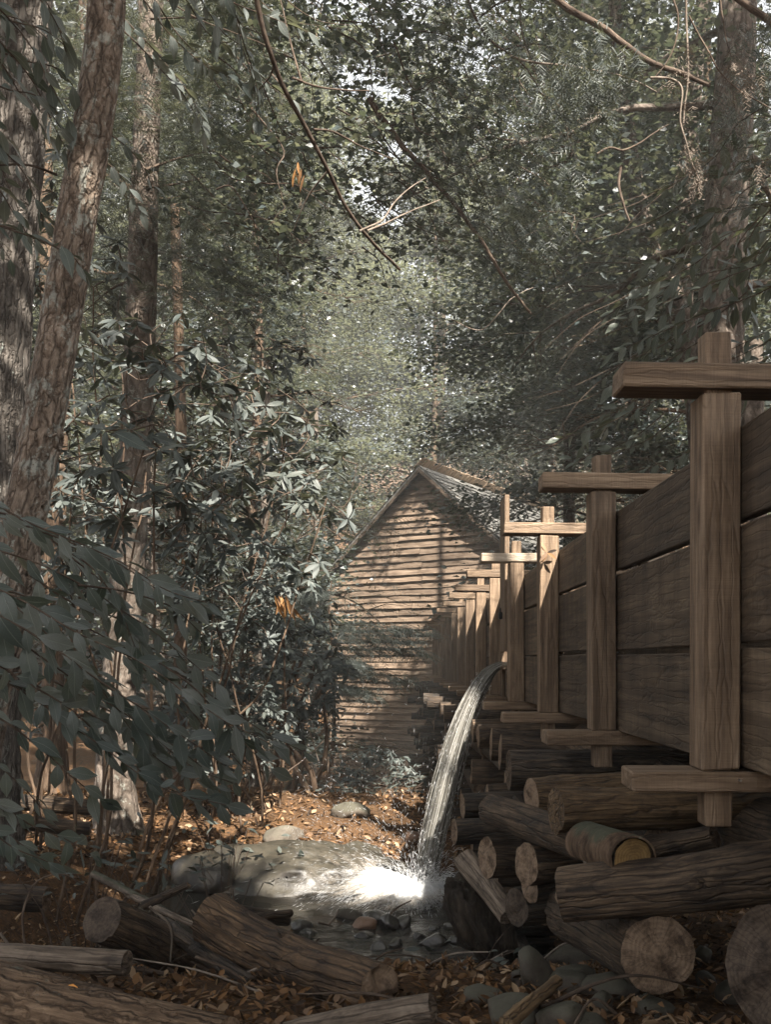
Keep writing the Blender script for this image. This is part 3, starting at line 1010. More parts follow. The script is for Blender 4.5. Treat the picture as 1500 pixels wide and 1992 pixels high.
def log(name, label, cat, p0, p1, r0, r1, mat, end=None, seed=1, group=None, bend=.03, seg=40, n=50, knots=3, low=.16, fine=.08, rough=.028, mid=None):
    p0, p1 = np.asarray(p0, float), np.asarray(p1, float)
    L = np.linalg.norm(p1-p0)
    r = np.random.default_rng(seed)
    mids = [p0] + ([np.asarray(q, float) for q in mid] if mid is not None else [(p0+p1)/2 + r.normal(0, bend*L*.3, 3)]) + [p1]
    pts = resample(mids, n)
    rad = np.interp(np.linspace(0, 1, n), [0, 1], [r0, r1])
    mb = MB()
    tube(mb, pts, rad, seg, 0, 1, grain_disp(seed, low, fine, knots), True, 4, rough, seed)
    o = mb.build(name, [mat, end or M_ENDDARK], base=(p0+p1)/2 - np.array([0, 0, max(r0, r1)]))
    return prop(o, label, cat, group)


def XZ(px, py, Z, dx, dy=0.0, dz=0.0):
    p = P(px, py, Z)
    return p, p + np.array([dx, dy, dz])


CR = "logs of the crib under the flume"
a, b = XZ(1082, 1578, 4.15, 1.25, .35, -.02)
log("crib_log", "warm brown peeled log jutting out under the first flume post, lit along its side", "log", a, b, .098, .085, M_LOGWARM, M_LOGWARM, 3, CR, knots=3)
a, b = XZ(1034, 1553, 4.75, 1.4, .3)
log("crib_log", "short-looking peeled log just behind the warm brown log", "log", a, b, .1, .095, M_LOGWARM, M_END, 4, CR)
a, b = XZ(990, 1498, 5.6, 2.0, .1)
log("crib_log", "thick dark squared log under the second sill beam", "log", a, b, .118, .11, M_LOGDARK, M_LOG, 5, CR, low=.1)
a, b = P(1140, 1450, 7.0), np.array([1.75, 2.4, EYE-.72])
log("stringer_log", "thick grey stringer log running lengthwise below the flume sills", "log", a, b, .16, .2, M_LOG, M_END, 6, CR, n=60, knots=4)
a, b = np.array([2.45, 9, EYE-.7]), np.array([2.45, 2.4, EYE-.75])
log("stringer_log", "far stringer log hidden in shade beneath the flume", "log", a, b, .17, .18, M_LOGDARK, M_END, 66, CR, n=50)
a = P(1233, 1672, 3.7)
ring = log("crib_log", "log end with yellow growth rings and peeling bark between the stacked logs", "log", a, a+np.array([-.38, 1.5, -.04]), .078, .085, M_LOG, M_ENDYELLOW, 7, CR, rough=.004, low=.03)
rg = np.random.default_rng(77)
for q in range(9):
    an = rg.uniform(2.6, 6.0)
    c = a + np.array([math.cos(an)*.1, .02+q*.03, math.sin(an)*.1])
    mb = MB(); pts = resample([c, c+np.array([rg.normal(0, .03), rg.normal(0, .02), -.05]), c+np.array([rg.normal(0, .05), rg.normal(0, .03), -.13-rg.uniform(0, .06)])], 6)
    tube(mb, pts, [.006, .009, .008, .007, .005, .002], 5)
    o = mb.build("bark_strip", M_TWIGPALE, None, base=ORIG[ring.name]); o.location = (0, 0, 0); o.parent = ring
mb = MB()
ang = np.linspace(math.radians(-5), math.radians(215), 22)
ringpts = np.stack([a[0]-.008+.09*np.cos(ang), np.full(22, a[1]-.03), a[2]+.008+.09*np.sin(ang)], 1)
back = ringpts + np.array([-.1, .38, -.01])
inner = a + (ringpts-a)*.9
rgh = .006*fbm(ringpts*40, 2, 5)[:, None]*np.array([1, 0, 1])
i = np.arange(21)
Vv = np.concatenate([inner, ringpts+rgh, back])
mb.add(Vv, np.concatenate([np.stack([i, i+1, i+23, i+22], 1), np.stack([i+22, i+23, i+45, i+44], 1)]))
o = mb.build("peeling_bark", M_BARKBROWN, None, base=ORIG[ring.name]); o.location = (0, 0, 0); o.parent = ring
a, b = P(1094, 1742, 3.78), P(1560, 1690, 3.5)
log("crib_log", "long split log with a crack along it below the yellow-ringed end", "log", a, b, .1, .11, M_LOG, M_END, 8, CR, n=50, knots=3, bend=.01)
a, b = P(948, 1668, 5.1), P(1230, 1650, 5.4)
log("crib_log", "stubby log end leftmost of the lower crib beside the driftwood", "log", a, b, .105, .1, M_LOG, M_END, 9, CR)
a, b = P(1024, 1682, 4.6), P(1320, 1650, 5.0)
log("crib_log", "log end tucked right of the leftmost stubby crib log", "log", a, b, .1, .095, M_LOG, M_END, 10, CR)
a, b = P(1030, 1725, 4.75), P(1300, 1700, 5.0)
log("crib_log", "low dark log end directly beneath the tucked crib log", "log", a, b, .085, .09, M_LOGDARK, M_END, 11, CR)
a, b = P(1282, 1857, 3.62), P(1120, 1770, 4.7)
log("crib_log", "fat log end facing out on the ground, pale cut face with decay holes", "log", a, b, .143, .15, M_LOG, M_END, 12, CR, seg=40, rough=.02, low=.08)
a, b = P(1532, 1885, 2.95), P(1760, 1830, 3.6)
log("crib_log", "huge dark rotten log end with deep cracks at the foot of the flume", "log", a, b, .21, .22, M_LOGDARK, M_ENDDARK, 13, CR, seg=44, rough=.07, low=.13)
a, b = P(1290, 1640, 4.3), P(1370, 1640, 3.9)
log("crib_log", "weathered log with a splintered right end behind the yellow-ringed log", "log", P(1180, 1668, 4.3), P(1392, 1628, 4.0), .07, .05, M_LOG, M_END, 14, CR)
a, b = XZ(884, 1618, 6.3, 1.6, .3)
log("crib_log", "dark wet log end just right of the falling water", "log", a, b, .085, .09, M_LOGDARK, M_END, 15, CR)
a, b = XZ(900, 1568, 6.6, 1.7, .2)
log("crib_log", "rough dark log above the wet log end by the falling water", "log", a, b, .085, .09, M_LOGDARK, M_END, 16, CR, low=.12)
a, b = P(905, 1672, 6.0), P(992, 1782, 5.6)
log("driftwood_log", "pale grey driftwood slanting down beside the splash", "log", a, b, .075, .06, M_LOGPALE, M_LOGPALE, 17, None, knots=3)
a, b = P(1005, 1765, 5.2), P(1085, 1765, 5.3)
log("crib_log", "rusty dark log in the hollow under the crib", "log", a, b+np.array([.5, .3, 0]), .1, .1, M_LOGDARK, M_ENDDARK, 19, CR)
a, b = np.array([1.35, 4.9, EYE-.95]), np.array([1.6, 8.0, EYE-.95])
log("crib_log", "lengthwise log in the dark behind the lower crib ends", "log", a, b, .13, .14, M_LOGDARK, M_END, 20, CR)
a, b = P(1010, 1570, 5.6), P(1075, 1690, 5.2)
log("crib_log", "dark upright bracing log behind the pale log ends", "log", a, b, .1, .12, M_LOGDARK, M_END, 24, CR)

rg = np.random.default_rng(31)
sd = 200
for y in np.arange(7.3, 27.5, 1.55):                  # the crib further along: layers of cross logs on lengthwise logs
    gz = float(ground(.8, y))
    top = EYE-.55
    zz, layer = top-.1, 0
    while zz > max(gz, -.9) - .05:
        r = rg.uniform(.085, .125)
        sd += 1
        if layer % 2 == 0:
            for dy in ((-.3, .35) if y < 16 else (0.0,)):
                x0 = .62 + rg.normal(0, .12) + (.1 if y < 9 else 0)
                if y < 10.5: x0 = max(x0, .72)
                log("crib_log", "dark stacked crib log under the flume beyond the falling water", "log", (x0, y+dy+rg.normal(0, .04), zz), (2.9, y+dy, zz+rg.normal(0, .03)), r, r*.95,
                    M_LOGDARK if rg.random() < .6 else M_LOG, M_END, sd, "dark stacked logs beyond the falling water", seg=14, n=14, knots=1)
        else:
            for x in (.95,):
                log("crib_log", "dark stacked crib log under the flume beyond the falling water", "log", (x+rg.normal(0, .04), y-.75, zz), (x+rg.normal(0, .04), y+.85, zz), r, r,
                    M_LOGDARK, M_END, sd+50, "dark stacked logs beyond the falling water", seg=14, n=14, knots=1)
                sd += 1
        zz -= r*1.9
        layer += 1
# ------------------------------------------------------------------ vegetation
S2 = -SUN_D                                           # towards the sun
CARVE = []                                            # gaps cut into the crowns to place sunlit spots: (point, radius)


def carve_keep(pts, grow=0.0):
    keep = np.ones(len(pts), bool)
    for c, r in CARVE:
        v = pts - c
        t = v @ S2
        d2 = np.sum(v*v, 1) - t*t
        keep &= ~((t > .8) & (d2 < (r+grow)**2))
    return keep


def line(a, b, n, r):
    for t in np.linspace(0, 1, n):
        CARVE.append((np.asarray(a)*(1-t)+np.asarray(b)*t, r))


line((1.05, 7.2, 2.95), (1.05, 7.2, 2.5), 2, .28)      # third post head
line((1.05, 8.9, 3.2), (1.0, 9.3, 2.3), 3, .55)        # fourth post, the gate
line((1.0, 10.8, 3.0), (1.0, 15, 3.0), 6, .42)         # the posts beyond
CARVE.append((np.array([1.07, 9.5, 3.6]), .3))
line((-.35, 8.75, .2), (.0, 8.9, .2), 2, .27)            # the splash
CARVE.append((np.array([-.9, 8.4, .1]), .2))
line((-3.4, 11.0, .4), (-.4, 11.9, .4), 10, .26)        # the leaf strewn bank
line((-1.4, 11.0, .3), (.1, 11.2, .3), 5, .2)
CARVE.append((P(228, 1560, 10.8), .16)); CARVE.append((P(240, 1420, 10.8), .2)); CARVE.append((P(100, 1450, 13), .25))
CARVE.append((P(190, 1600, 10.5), .12)); CARVE.append((P(50, 1500, 9), .15))
for px, py, r in ((800, 985, .3), (815, 1040, .35), (800, 1085, .3), (770, 1100, .25), (700, 1180, .45), (670, 1205, .45), (720, 1130, .2), (920, 1110, .3),
                  (860, 1165, .35), (700, 1075, .2), (690, 1060, .25), (900, 1150, .3), (760, 1170, .2), (740, 1040, .2)):
    CARVE.append((P(px, py, 29.8), r*.88))
for px, py, Z, r in ((1420, 620, 12.2, .15), (1300, 540, 15, .35), (1245, 390, 15, .35), (1335, 800, 14.8, .3), (1170, 240, 8.2, .35), (1100, 300, 8.6, .35), (1460, 690, 11, .25), (1340, 200, 7, .3), (272, 640, 11, .15), (282, 330, 11.2, .18), (150, 400, 5, .1)):
    CARVE.append((P(px, py, Z), r))
line(P(870, 940, 32), P(1040, 1000, 38), 8, .6)        # the roof
line(P(960, 1010, 30), P(1050, 1060, 32), 4, .5)


def rand_unit(r, n):
    return norm(r.normal(size=(n, 3)))


def crown_leaves(mb, r, centers, rad, n, size, shape, flat=.4, tilt=.55, carve=True, hang=0.0, dirs=None):
    """leaves in flattened clumps round the twig ends"""
    k = r.integers(0, len(centers), n)
    rr = rad[k][:, None] if np.ndim(rad) else rad
    off = r.normal(size=(n, 3))*.5
    off[:, 2] *= flat
    pos = centers[k] + off*rr
    if carve and CARVE:
        m = carve_keep(pos, .03)
        pos, k = pos[m], k[m]
    n = len(pos)
    N = norm(np.array([0, 0, 1.0]) + r.normal(size=(n, 3))*tilt)
    X = r.normal(size=(n, 3))
    if dirs is not None:
        X = dirs[k] + .7*X
    X[:, 2] = X[:, 2]*.3 - hang
    sz = size*r.uniform(.65, 1.25, n)
    scatter(mb, *[shape[0], shape[1], shape[2]], pos, X, N, sz)


def needle_sprays(mb, r, centers, dirs, n_per, size, carve=True, droop=.25):
    """flat hemlock sprays: side sprigs set along a drooping axis"""
    m = len(centers)
    d = norm(dirs)
    L = size*r.uniform(.7, 1.3, m)
    up = norm(np.array([0, 0, 1.0]) + r.normal(size=(m, 3))*.25)
    side = norm(np.cross(up, d))
    up = np.cross(d, side)
    t = (np.arange(n_per)+.5)/n_per
    sgn = np.where(np.arange(n_per) % 2 == 0, 1.0, -1.0)
    pos = centers[:, None] + d[:, None]*(L[:, None]*t)[..., None] - np.array([0, 0, 1.0])*(droop*L[:, None]*t*t)[..., None]
    X = d[:, None]*.75 + side[:, None]*sgn[None, :, None] - np.array([0, 0, .22]) + r.normal(size=(m, n_per, 3))*.15
    sl = (L[:, None]*(.42*(1-.65*t)))
    pos, X, sl = pos.reshape(-1, 3), X.reshape(-1, 3), sl.ravel()
    Nn = np.repeat(up, n_per, 0) + r.normal(size=(len(pos), 3))*.2
    if carve and CARVE:
        k = carve_keep(pos, .03)
        pos, X, sl, Nn = pos[k], X[k], sl[k], Nn[k]
    scatter(mb, *SPRIG, pos, X, Nn, np.stack([sl, np.full_like(sl, size*.36), sl], 1))


def make_tree(name, label, base, h, r0, kind, seed, crown_base=.3, crown_rad=3.5, nleaf=14000, lsize=.14, bark_m=None, leaf_m=None,
              group=None, cat="tree", carve=True, nlimb=14, lean=(0, 0), trunk_pts=None, fan=None, seg=12, tdisp=None, tn=24, limb_r=.3):
    """trunk, limbs and a crown of leaves (all in world axes about the base)"""
    r = np.random.default_rng(seed)
    base = np.asarray(base, float)
    root = thing(name, label, cat, base, group)
    bark_m = bark_m or M_BARKBROWN
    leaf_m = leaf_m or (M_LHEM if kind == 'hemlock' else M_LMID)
    if trunk_pts is None:
        n = 7
        t = np.linspace(0, 1, n)
        w = np.cumsum(r.normal(size=(n, 2))*h*.008, 0)
        tp = np.stack([base[0]+lean[0]*h*t+w[:, 0]*(t > 0), base[1]+lean[1]*h*t+w[:, 1]*(t > 0), base[2]-.25+(h+.25)*t], 1)
    else:
        tp = np.asarray(trunk_pts, float)
    tp = resample(tp, tn)
    tt = np.linspace(0, 1, tn)
    rad = r0*(1-tt)**.8 + .012
    rad = rad*(1+.5*np.exp(-tt*h/.35))
    mb = MB(); tube(mb, tp, rad, seg, disp=tdisp or grain_disp(seed, .09, .05, 2), seed=seed % 17, cap_rings=1)
    mb.build("trunk", bark_m, root)
    centers, dirs, rads = [], [], []
    for k in range(nlimb):
        t = crown_base + (.97-crown_base)*((k+.5)/nlimb)**.85
        p = np.array([np.interp(t, tt, tp[:, c]) for c in range(3)])
        az = k*2.39996 + r.normal(0, .4)
        if fan is not None: az = fan[0] + fan[1]*r.uniform(-1, 1)
        f = (t-crown_base)/(1-crown_base)
        if kind == 'hemlock':
            L = crown_rad*(1-f)**.75*r.uniform(.75, 1.1) + .4
            e0, drp = .12, .35
        else:
            L = crown_rad*(1-.75*f**1.6)*(.65+.5*math.sin(min(1, f*1.6)*math.pi*.6))*r.uniform(.75, 1.15)
            e0, drp = .35+.5*f, .3
        o = np.array([math.cos(az), math.sin(az), 0])
        u = np.linspace(0, 1, 7)
        lp = p + o*(L*u)[:, None] + np.array([0, 0, 1.0])*(L*(e0*u - drp*u*u))[:, None]
        lp[1:] += np.cumsum(r.normal(size=(6, 3))*L*.025, 0)
        if carve and not carve_keep(resample(lp, 16), .1).all(): continue
        mb = MB()
        lr = max(.012, min(r0*limb_r, L*.014))*(1-u*.85)
        tube(mb, resample(lp, 12), np.interp(np.linspace(0, 1, 12), u, lr), 6, seed=k, caps=False)
        nsub = 14 if kind != 'hemlock' else 16
        for q in range(nsub):
            uu = r.uniform(.22, 1.0)
            b0 = np.array([np.interp(uu, u, lp[:, c]) for c in range(3)])
            sd_ = np.array([-o[1], o[0], 0])*(1 if q % 2 else -1)
            dl = norm(o*.8 + sd_*r.uniform(.3, 1.1) + np.array([0, 0, r.normal(0, .18)]))
            l2 = L*.42*(1.2-uu*.7)*r.uniform(.6, 1.2)
            b1 = b0 + dl*l2*.55 + np.array([0, 0, l2*.05])
            b2 = b0 + dl*l2 - np.array([0, 0, l2*.1])
            rr = max(.004, lr[0]*.28)
            if not carve or carve_keep(np.array([b1, b2]), .05).all():
                tube(mb, [b0, b1, b2], [rr, rr*.6, rr*.25], 4, caps=False)
            centers += [b0+(b2-b0)*.4, b1+(b2-b1)*.45, b2]; dirs += [dl]*3; rads += [l2*.75+.35]*3
        mb.build("limb", bark_m, root)
    centers, dirs, rads = np.array(centers), np.array(dirs), np.array(rads)
    mb = MB()
    if kind == 'hemlock':
        npc = max(2, nleaf//(len(centers)*10))
        c = np.repeat(centers, npc, 0) + r.normal(size=(len(centers)*npc, 3))*np.repeat(rads, npc)[:, None]*np.array([.6, .6, .15])
        dd = np.repeat(dirs, npc, 0) + r.normal(size=(len(c), 3))*.35
        dd[:, 2] = dd[:, 2]*.4 - .15
        needle_sprays(mb, r, c, dd, 10, lsize, carve)
    else:
        crown_leaves(mb, r, centers, rads, nleaf, lsize, DIAMOND, dirs=dirs, carve=carve)
    if mb.n:
        prop(mb.build("crown", leaf_m, root), kind='stuff')
    return root


def copy_tree(o, loc, rot, scale, label=None):
    c = o.copy(); COL.objects.link(c)
    c.location = [float(v) for v in loc]; c.rotation_euler = (0, 0, rot); c.scale = (scale,)*3
    if label: c["label"] = label
    for ch in o.children:
        d_ = ch.copy(); COL.objects.link(d_); d_.parent = c
    return c


rg = np.random.default_rng(99)
# the wood behind: a few kinds, copied
FG = "forest trees on the slope behind the mill"
protos = []
for k, (kind, h, r0, cb, cr, nl, ls, bm, lab) in enumerate((
        ('broad', 24, .2, .1, 5.0, 42000, .165, M_BARKPALE, "tall broadleaf tree with a pale trunk on the slope behind the mill"),
        ('broad', 28, .24, .12, 5.6, 46000, .17, M_BARKBROWN, "tall broadleaf tree with a brown trunk on the slope behind the mill"),
        ('broad', 16, .14, .04, 4.4, 34000, .15, M_BARKPALE, "lower bushy broadleaf tree on the slope behind the mill"),
        ('hemlock', 27, .25, .06, 4.6, 46000, .42, M_BARKBROWN, "dark feathery hemlock on the slope behind the mill"))):
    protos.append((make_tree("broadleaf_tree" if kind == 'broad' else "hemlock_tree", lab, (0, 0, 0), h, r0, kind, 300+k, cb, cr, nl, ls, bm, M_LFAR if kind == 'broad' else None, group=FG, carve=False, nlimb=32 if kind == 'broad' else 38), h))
spots = []
for y, n, jit in ((33, 7, 1.4), (40, 9, 1.8), (48, 10, 2.2), (57, 11, 2.5), (67, 11, 3)):
    half = y*.47 + 3
    for k in range(n):
        x = -half + 2*half*(k+.5)/n + rg.normal(0, jit*.6)
        spots.append((x+.4*y*.03, y + rg.normal(0, jit)))
used = [False]*4
for i, (x, y) in enumerate(spots):
    tm_ = np.clip((np.array([x, y])-MO[:2]) @ MW[:2], 0, 11)
    if np.linalg.norm(np.array([x, y]) - MO[:2] - tm_*MW[:2]) < 7.5: continue
    k = [0, 1, 2, 0, 3, 1, 0, 1][int(rg.integers(0, 8))]
    if y < 37: k = 2 if x > -5 else k
    # a thinner place in the middle where the sky shows
    s = rg.uniform(.9, 1.2)
    px = 770 + FOC*x/y
    if 520 < px < 1060 and y > 42: s *= .6 if y < 45 else (.9 if y < 53 else 1.22)
    loc = (x, y, float(ground(x, y))-.1)
    o = protos[k][0]
    if not used[k]:
        o.location = loc; o.rotation_euler = (0, 0, rg.uniform(0, 6.28)); o.scale = (s,)*3; used[k] = True
    else:
        copy_tree(o, loc, rg.uniform(0, 6.28), s)
for k in range(4):
    if not used[k]: protos[k][0].location = (-14+8*k, 66, float(ground(-14+8*k, 66)))

# unseen canopy trees added to block the sun, with gaps cut for lit spots
OV = "unseen broadleaf trees added overhead for shade"
for k, (x, y, h, cr, nl) in enumerate(((6.5, -7, 16, 5.0, 15000), (2.6, -5.5, 15, 4.4, 13000), (8.0, -1, 17, 5.0, 15000), (5.4, -2.6, 15.5, 5.0, 17000), (-.6, -2.6, 15, 4.4, 15000), (1.4, -3.4, 13, 3.6, 13000),
                                       (7.6, 5.0, 17, 4.8, 18000), (3.2, -10, 17, 5, 13000), (-3.4, .6, 15, 4.4, 16000), (-4.8, 4.6, 17, 4.2, 13000))):
    make_tree("broadleaf_tree", "unseen broadleaf tree added to shade the flume from beside it", (x, y, float(ground(x, y))), h, .2, 'broad', 400+k, .48, cr, nl, .2, M_BARKBROWN, group=OV, nlimb=16)

for k, (x, y, h, cr, lx, ly) in enumerate(((6.4, 1.6, 17, 4.6, -.22, .03),)):  # unseen tree added to dim the sky light from above
    make_tree("broadleaf_tree", "unseen leaning broadleaf tree added to shade the stream from above", (x, y, float(ground(x, y))), h, .19, 'broad', 440+k, .62, cr, 13000, .21, M_BARKBROWN, group="unseen leaning trees added overhead for shade", nlimb=14, lean=(lx, ly))

# trees beside and behind the flume, right
def GZ_(x, y): return float(ground(x, y))


def bark_disp(seed, plate=(13, 13, 7), amp=.09):
    def f(tc, s, a):
        r = max(float(np.abs(tc[..., :2]).max()), .01)
        q = tc*np.array(plate) + seed*2.7
        q = q + .35*np.stack([fbm(q*.8, 2, 1), fbm(q*.8+9, 2, 2), fbm(q*.8+5, 2, 3)], -1)
        c = cells(q, seed)
        return amp*np.minimum(c, .35)/.35*.55 + .1*fbm(tc/np.array([r, r, r*3])*.8, 3, seed) + .03*fbm(tc*60, 2, seed)
    return f


x, y = (1430-770)/FOC*12.5, 12.5
make_tree("hemlock_tree", "thick old hemlock trunk standing behind the nearest flume post", (x, y, GZ_(x, y)), 21, .36, 'hemlock', 501, .3, 4.6, 50000, .34, M_BARKPALE, nlimb=30, seg=40, tn=160, tdisp=bark_disp(5, (9, 9, 4), .09))
# the forked tree
fz = 15.0
fp = [P(1372, 900, fz), P(1352, 720, fz), P(1322, 590, fz)]
b0 = fp[0].copy(); b0[2] = GZ_(b0[0], b0[1])
fk = thing("forked_tree", "forked pale tree whose two stems part above the flume", "tree", b0)
mb = MB(); tube(mb, resample([b0, fp[0], fp[1], fp[2]], 60), np.linspace(.27, .2, 60), 24, disp=bark_disp(9, (9, 9, 4), .08)); mb.build("trunk", M_BARKPALE, fk)
for pts, ra in (([P(1318, 580, fz), P(1268, 480, fz), P(1240, 380, fz-.2), P(1215, 200, fz-.4), P(1190, -60, fz-.6)], .155), ([P(1328, 590, fz), P(1332, 500, fz+.2), P(1335, 380, fz+.3), P(1350, 200, fz+.4), P(1372, -60, fz+.5)], .16)):
    mb = MB(); tube(mb, resample(pts, 70), np.linspace(ra, ra*.55, 70), 20, disp=bark_disp(int(ra*1000), (9, 9, 4), .08)); mb.build("stem", M_BARKPALE, fk)
r = np.random.default_rng(8)
mb = MB()
cs = np.array([P(px, py, fz + r.normal(0, 1.2)) for px, py in zip(r.uniform(1080, 1520, 150), r.uniform(-150, 560, 150))])
crown_leaves(mb, r, cs, np.full(150, 1.1), 14000, .13, DIAMOND)
prop(mb.build("crown", M_LMID, fk), kind='stuff')
for k, (kind, px, Z, h, cr, nl, lab) in enumerate((
        ('hemlock', 1215, 25, 17, 3.2, 20000, "feathery hemlock just right of the mill roof"),
        ('broad', 1290, 21, 15, 3.6, 20000, "leafy tree between the forked tree and the hemlock by the mill"),
        ('hemlock', 1480, 18, 18, 4.0, 22000, "hemlock at the right edge behind the old trunk"),
        ('hemlock', 500, 22, 18, 3.6, 22000, "hemlock left of the mill behind the rhododendrons"),
        ('broad', 1235, 19.5, 13, 3.2, 18000, "dense leafy tree right of the far end of the flume"),
        ('broad', 1130, 22.5, 20, 4.6, 13000, "tall leafy tree rising behind the end of the flume"),
        ('broad', 300, 20, 17, 3.8, 20000, "leafy tree deep in the wood left of the mill"),
        ('hemlock', 90, 17, 19, 4.0, 22000, "hemlock behind the big ridged trunk at left"),
        ('broad', 520, 28, 16, 2.6, 16000, "slender leafy tree just left of the mill gable"),
        ('broad', 1010, 41, 17, 4.2, 24000, "leafy tree right behind the ridge of the mill"))):
    x = (px-770)/FOC*Z
    make_tree("hemlock_tree" if kind == 'hemlock' else "broadleaf_tree", lab, (x, Z, GZ_(x, Z)), h, .17, kind, 520+k, {22.5: .36, 19.5: .42, 25: .3}.get(Z, .05) if True else .05, cr*1.1, int(nl*1.7), .36 if kind == 'hemlock' else .14,
              M_BARKBROWN if kind == 'hemlock' else M_BARKPALE, nlimb=32)

# left: the leaning foreground trunk
LZ = 5.0
lp = [P(-70, 1640, LZ), P(-40, 1420, LZ), P(8, 1230, LZ), P(38, 1050, LZ), P(72, 880, LZ), P(104, 700, LZ), P(132, 530, LZ), P(152, 400, LZ), P(184, 220, LZ), P(200, 90, LZ), P(208, -20, LZ), P(225, -300, LZ)]
lp[0][2] = ground(lp[0][0], LZ)-.1
lean_t = thing("leaning_tree", "leaning tree in front at left with flaky lichen-spotted bark", "tree", lp[0])
mb = MB()
base_d = bark_disp(3, (17, 17, 4.2), .05)


def knot_disp(tc, s, a):
    h = base_d(tc, s, a)
    for s0, a0, w in ((2.55, 1.2, .05), (2.9, 1.5, .045), (1.75, 1.9, .045), (2.2, 1.0, .05), (1.45, 1.3, .035), (2.25, 1.8, .04)):
        for a1 in (a0, a0+math.pi):
            dd = ((s[:, None]-s0)/w)**2 + (np.angle(np.exp(1j*(a[None]-a1)))/(w/.115))**2
            h = h + .3*np.exp(-dd) - .55*np.exp(-dd*5)
    return h


tube(mb, resample(lp, 400), np.interp(np.linspace(0, 1, 400), [0, .1, .5, 1], [.155, .126, .1, .088]), 80, disp=knot_disp, cap_rings=1)
mb.build("trunk", M_BARK, lean_t)


def limb(parent, pts, r0, r1, n=30, mat=None, seg=8, seed=1, name="branch", wob=.0):
    mb = MB()
    q = resample(pts, n)
    if wob: q = q + wob*np.stack([fbm(q*2+seed, 3, seed), fbm(q*2+seed+7, 3, seed+1), fbm(q*2+seed+3, 3, seed+2)], 1)
    tube(mb, q, np.linspace(r0, r1, n), seg, disp=grain_disp(seed, .12, .08, 1), seed=seed, cap_rings=1)
    return mb.build(name, mat or M_TWIG, parent)


limb(lean_t, [P(208, -30, 5), P(330, -160, 5.3), P(480, -60, 5.8), P(520, 80, 6.0), P(560, 185, 6.2), P(592, 240, 6.3), P(640, 325, 6.5), P(672, 400, 6.7), P(700, 445, 6.8), P(745, 492, 7.0), P(775, 520, 7.2)], .022, .01, 60, seed=4, wob=.03)
for k, pts in enumerate(([(535, 120), (525, 150), (505, 175)], [(553, 165), (535, 150), (528, 140)], [(610, 250), (650, 255), (700, 285), (760, 310)], [(570, 150), (620, 168), (720, 175)],
                         [(590, 160), (560, 60), (545, 0)], [(700, 450), (740, 430), (765, 395), (790, 370), (828, 345)], [(715, 450), (760, 430), (800, 410), (855, 390)], [(640, 330), (600, 380), (570, 450)])):
    limb(lean_t, [P(a, b, 6.2+.15*i+k*.05) for i, (a, b) in enumerate(pts)], .008, .0035, 18, M_TWIG if k < 5 else M_TWIGPALE, 6, k+30, wob=.02)
limb(lean_t, [P(110, 340, 5.0), P(60, 322, 4.9), P(-20, 322, 4.8)], .007, .005, 14, seed=9)
limb(lean_t, [P(90, 850, 4.95), P(104, 847, 4.8), P(112, 843, 4.7)], .013, .004, 8, M_BARK, seed=10, name="branch_stub")

r = np.random.default_rng(19)
mb = MB()
cs = np.array([P(px, py, 11 + r.normal(0, 1.6)) for px, py in zip(r.uniform(440, 1120, 170), 560 - 640*r.uniform(0, 1, 170)**.8)])
tips_, td = [], []
tw_ = MB()
for c_ in cs:
    a_ = c_ + np.array([-.5, .1, .45])*r.uniform(.5, 1.2) + r.normal(size=3)*.2
    q_ = resample([a_, (a_+c_)/2+r.normal(size=3)*.1, c_, c_+(c_-a_)*.35+np.array([0, 0, -.1])], 12)
    tube(tw_, q_, np.linspace(.009, .0025, 12), 5, caps=False)
    for u_ in (3, 5, 7, 9, 11):
        sd2 = q_[u_] + r.normal(size=3)*np.array([.22, .22, .1])
        tube(tw_, [q_[u_], (q_[u_]+sd2)/2+np.array([0, 0, .02]), sd2], [.003, .0025, .0015], 4, caps=False)
        tips_ += [sd2, (q_[u_]+sd2)/2]; td += [sd2-q_[u_]]*2
prop(tw_.build("twig", M_TWIG, lean_t), kind='stuff')
crown_leaves(mb, r, np.array(tips_), np.full(len(tips_), .24), 8500, .09, DIAMOND, flat=.5, tilt=.6, dirs=norm(np.array(td)))
prop(mb.build("crown", M_LMID, lean_t), kind='stuff')

# the big ridged trunk at the far left, the pale trunk with a mossy foot, the smaller lit trunk
def plain_trunk(name, label, pts, r0, r1, bark_m, disp, n=160, seg=48, crown=None, seed=3):
    pts = [np.asarray(p, float) for p in pts]
    pts[0] = pts[0].copy(); pts[0][2] = ground(pts[0][0], pts[0][1])-.1
    root = thing(name, label, "tree", pts[0])
    t = np.linspace(0, 1, n)
    L = np.linalg.norm(pts[-1]-pts[0])
    rad = r0+(r1-r0)*t
    rad = rad*(1+.55*np.exp(-t*L/.3))
    mb = MB(); tube(mb, resample(pts, n), rad, seg, disp=disp, cap_rings=1, seed=seed)
    mb.build("trunk", bark_m, root)
    return root


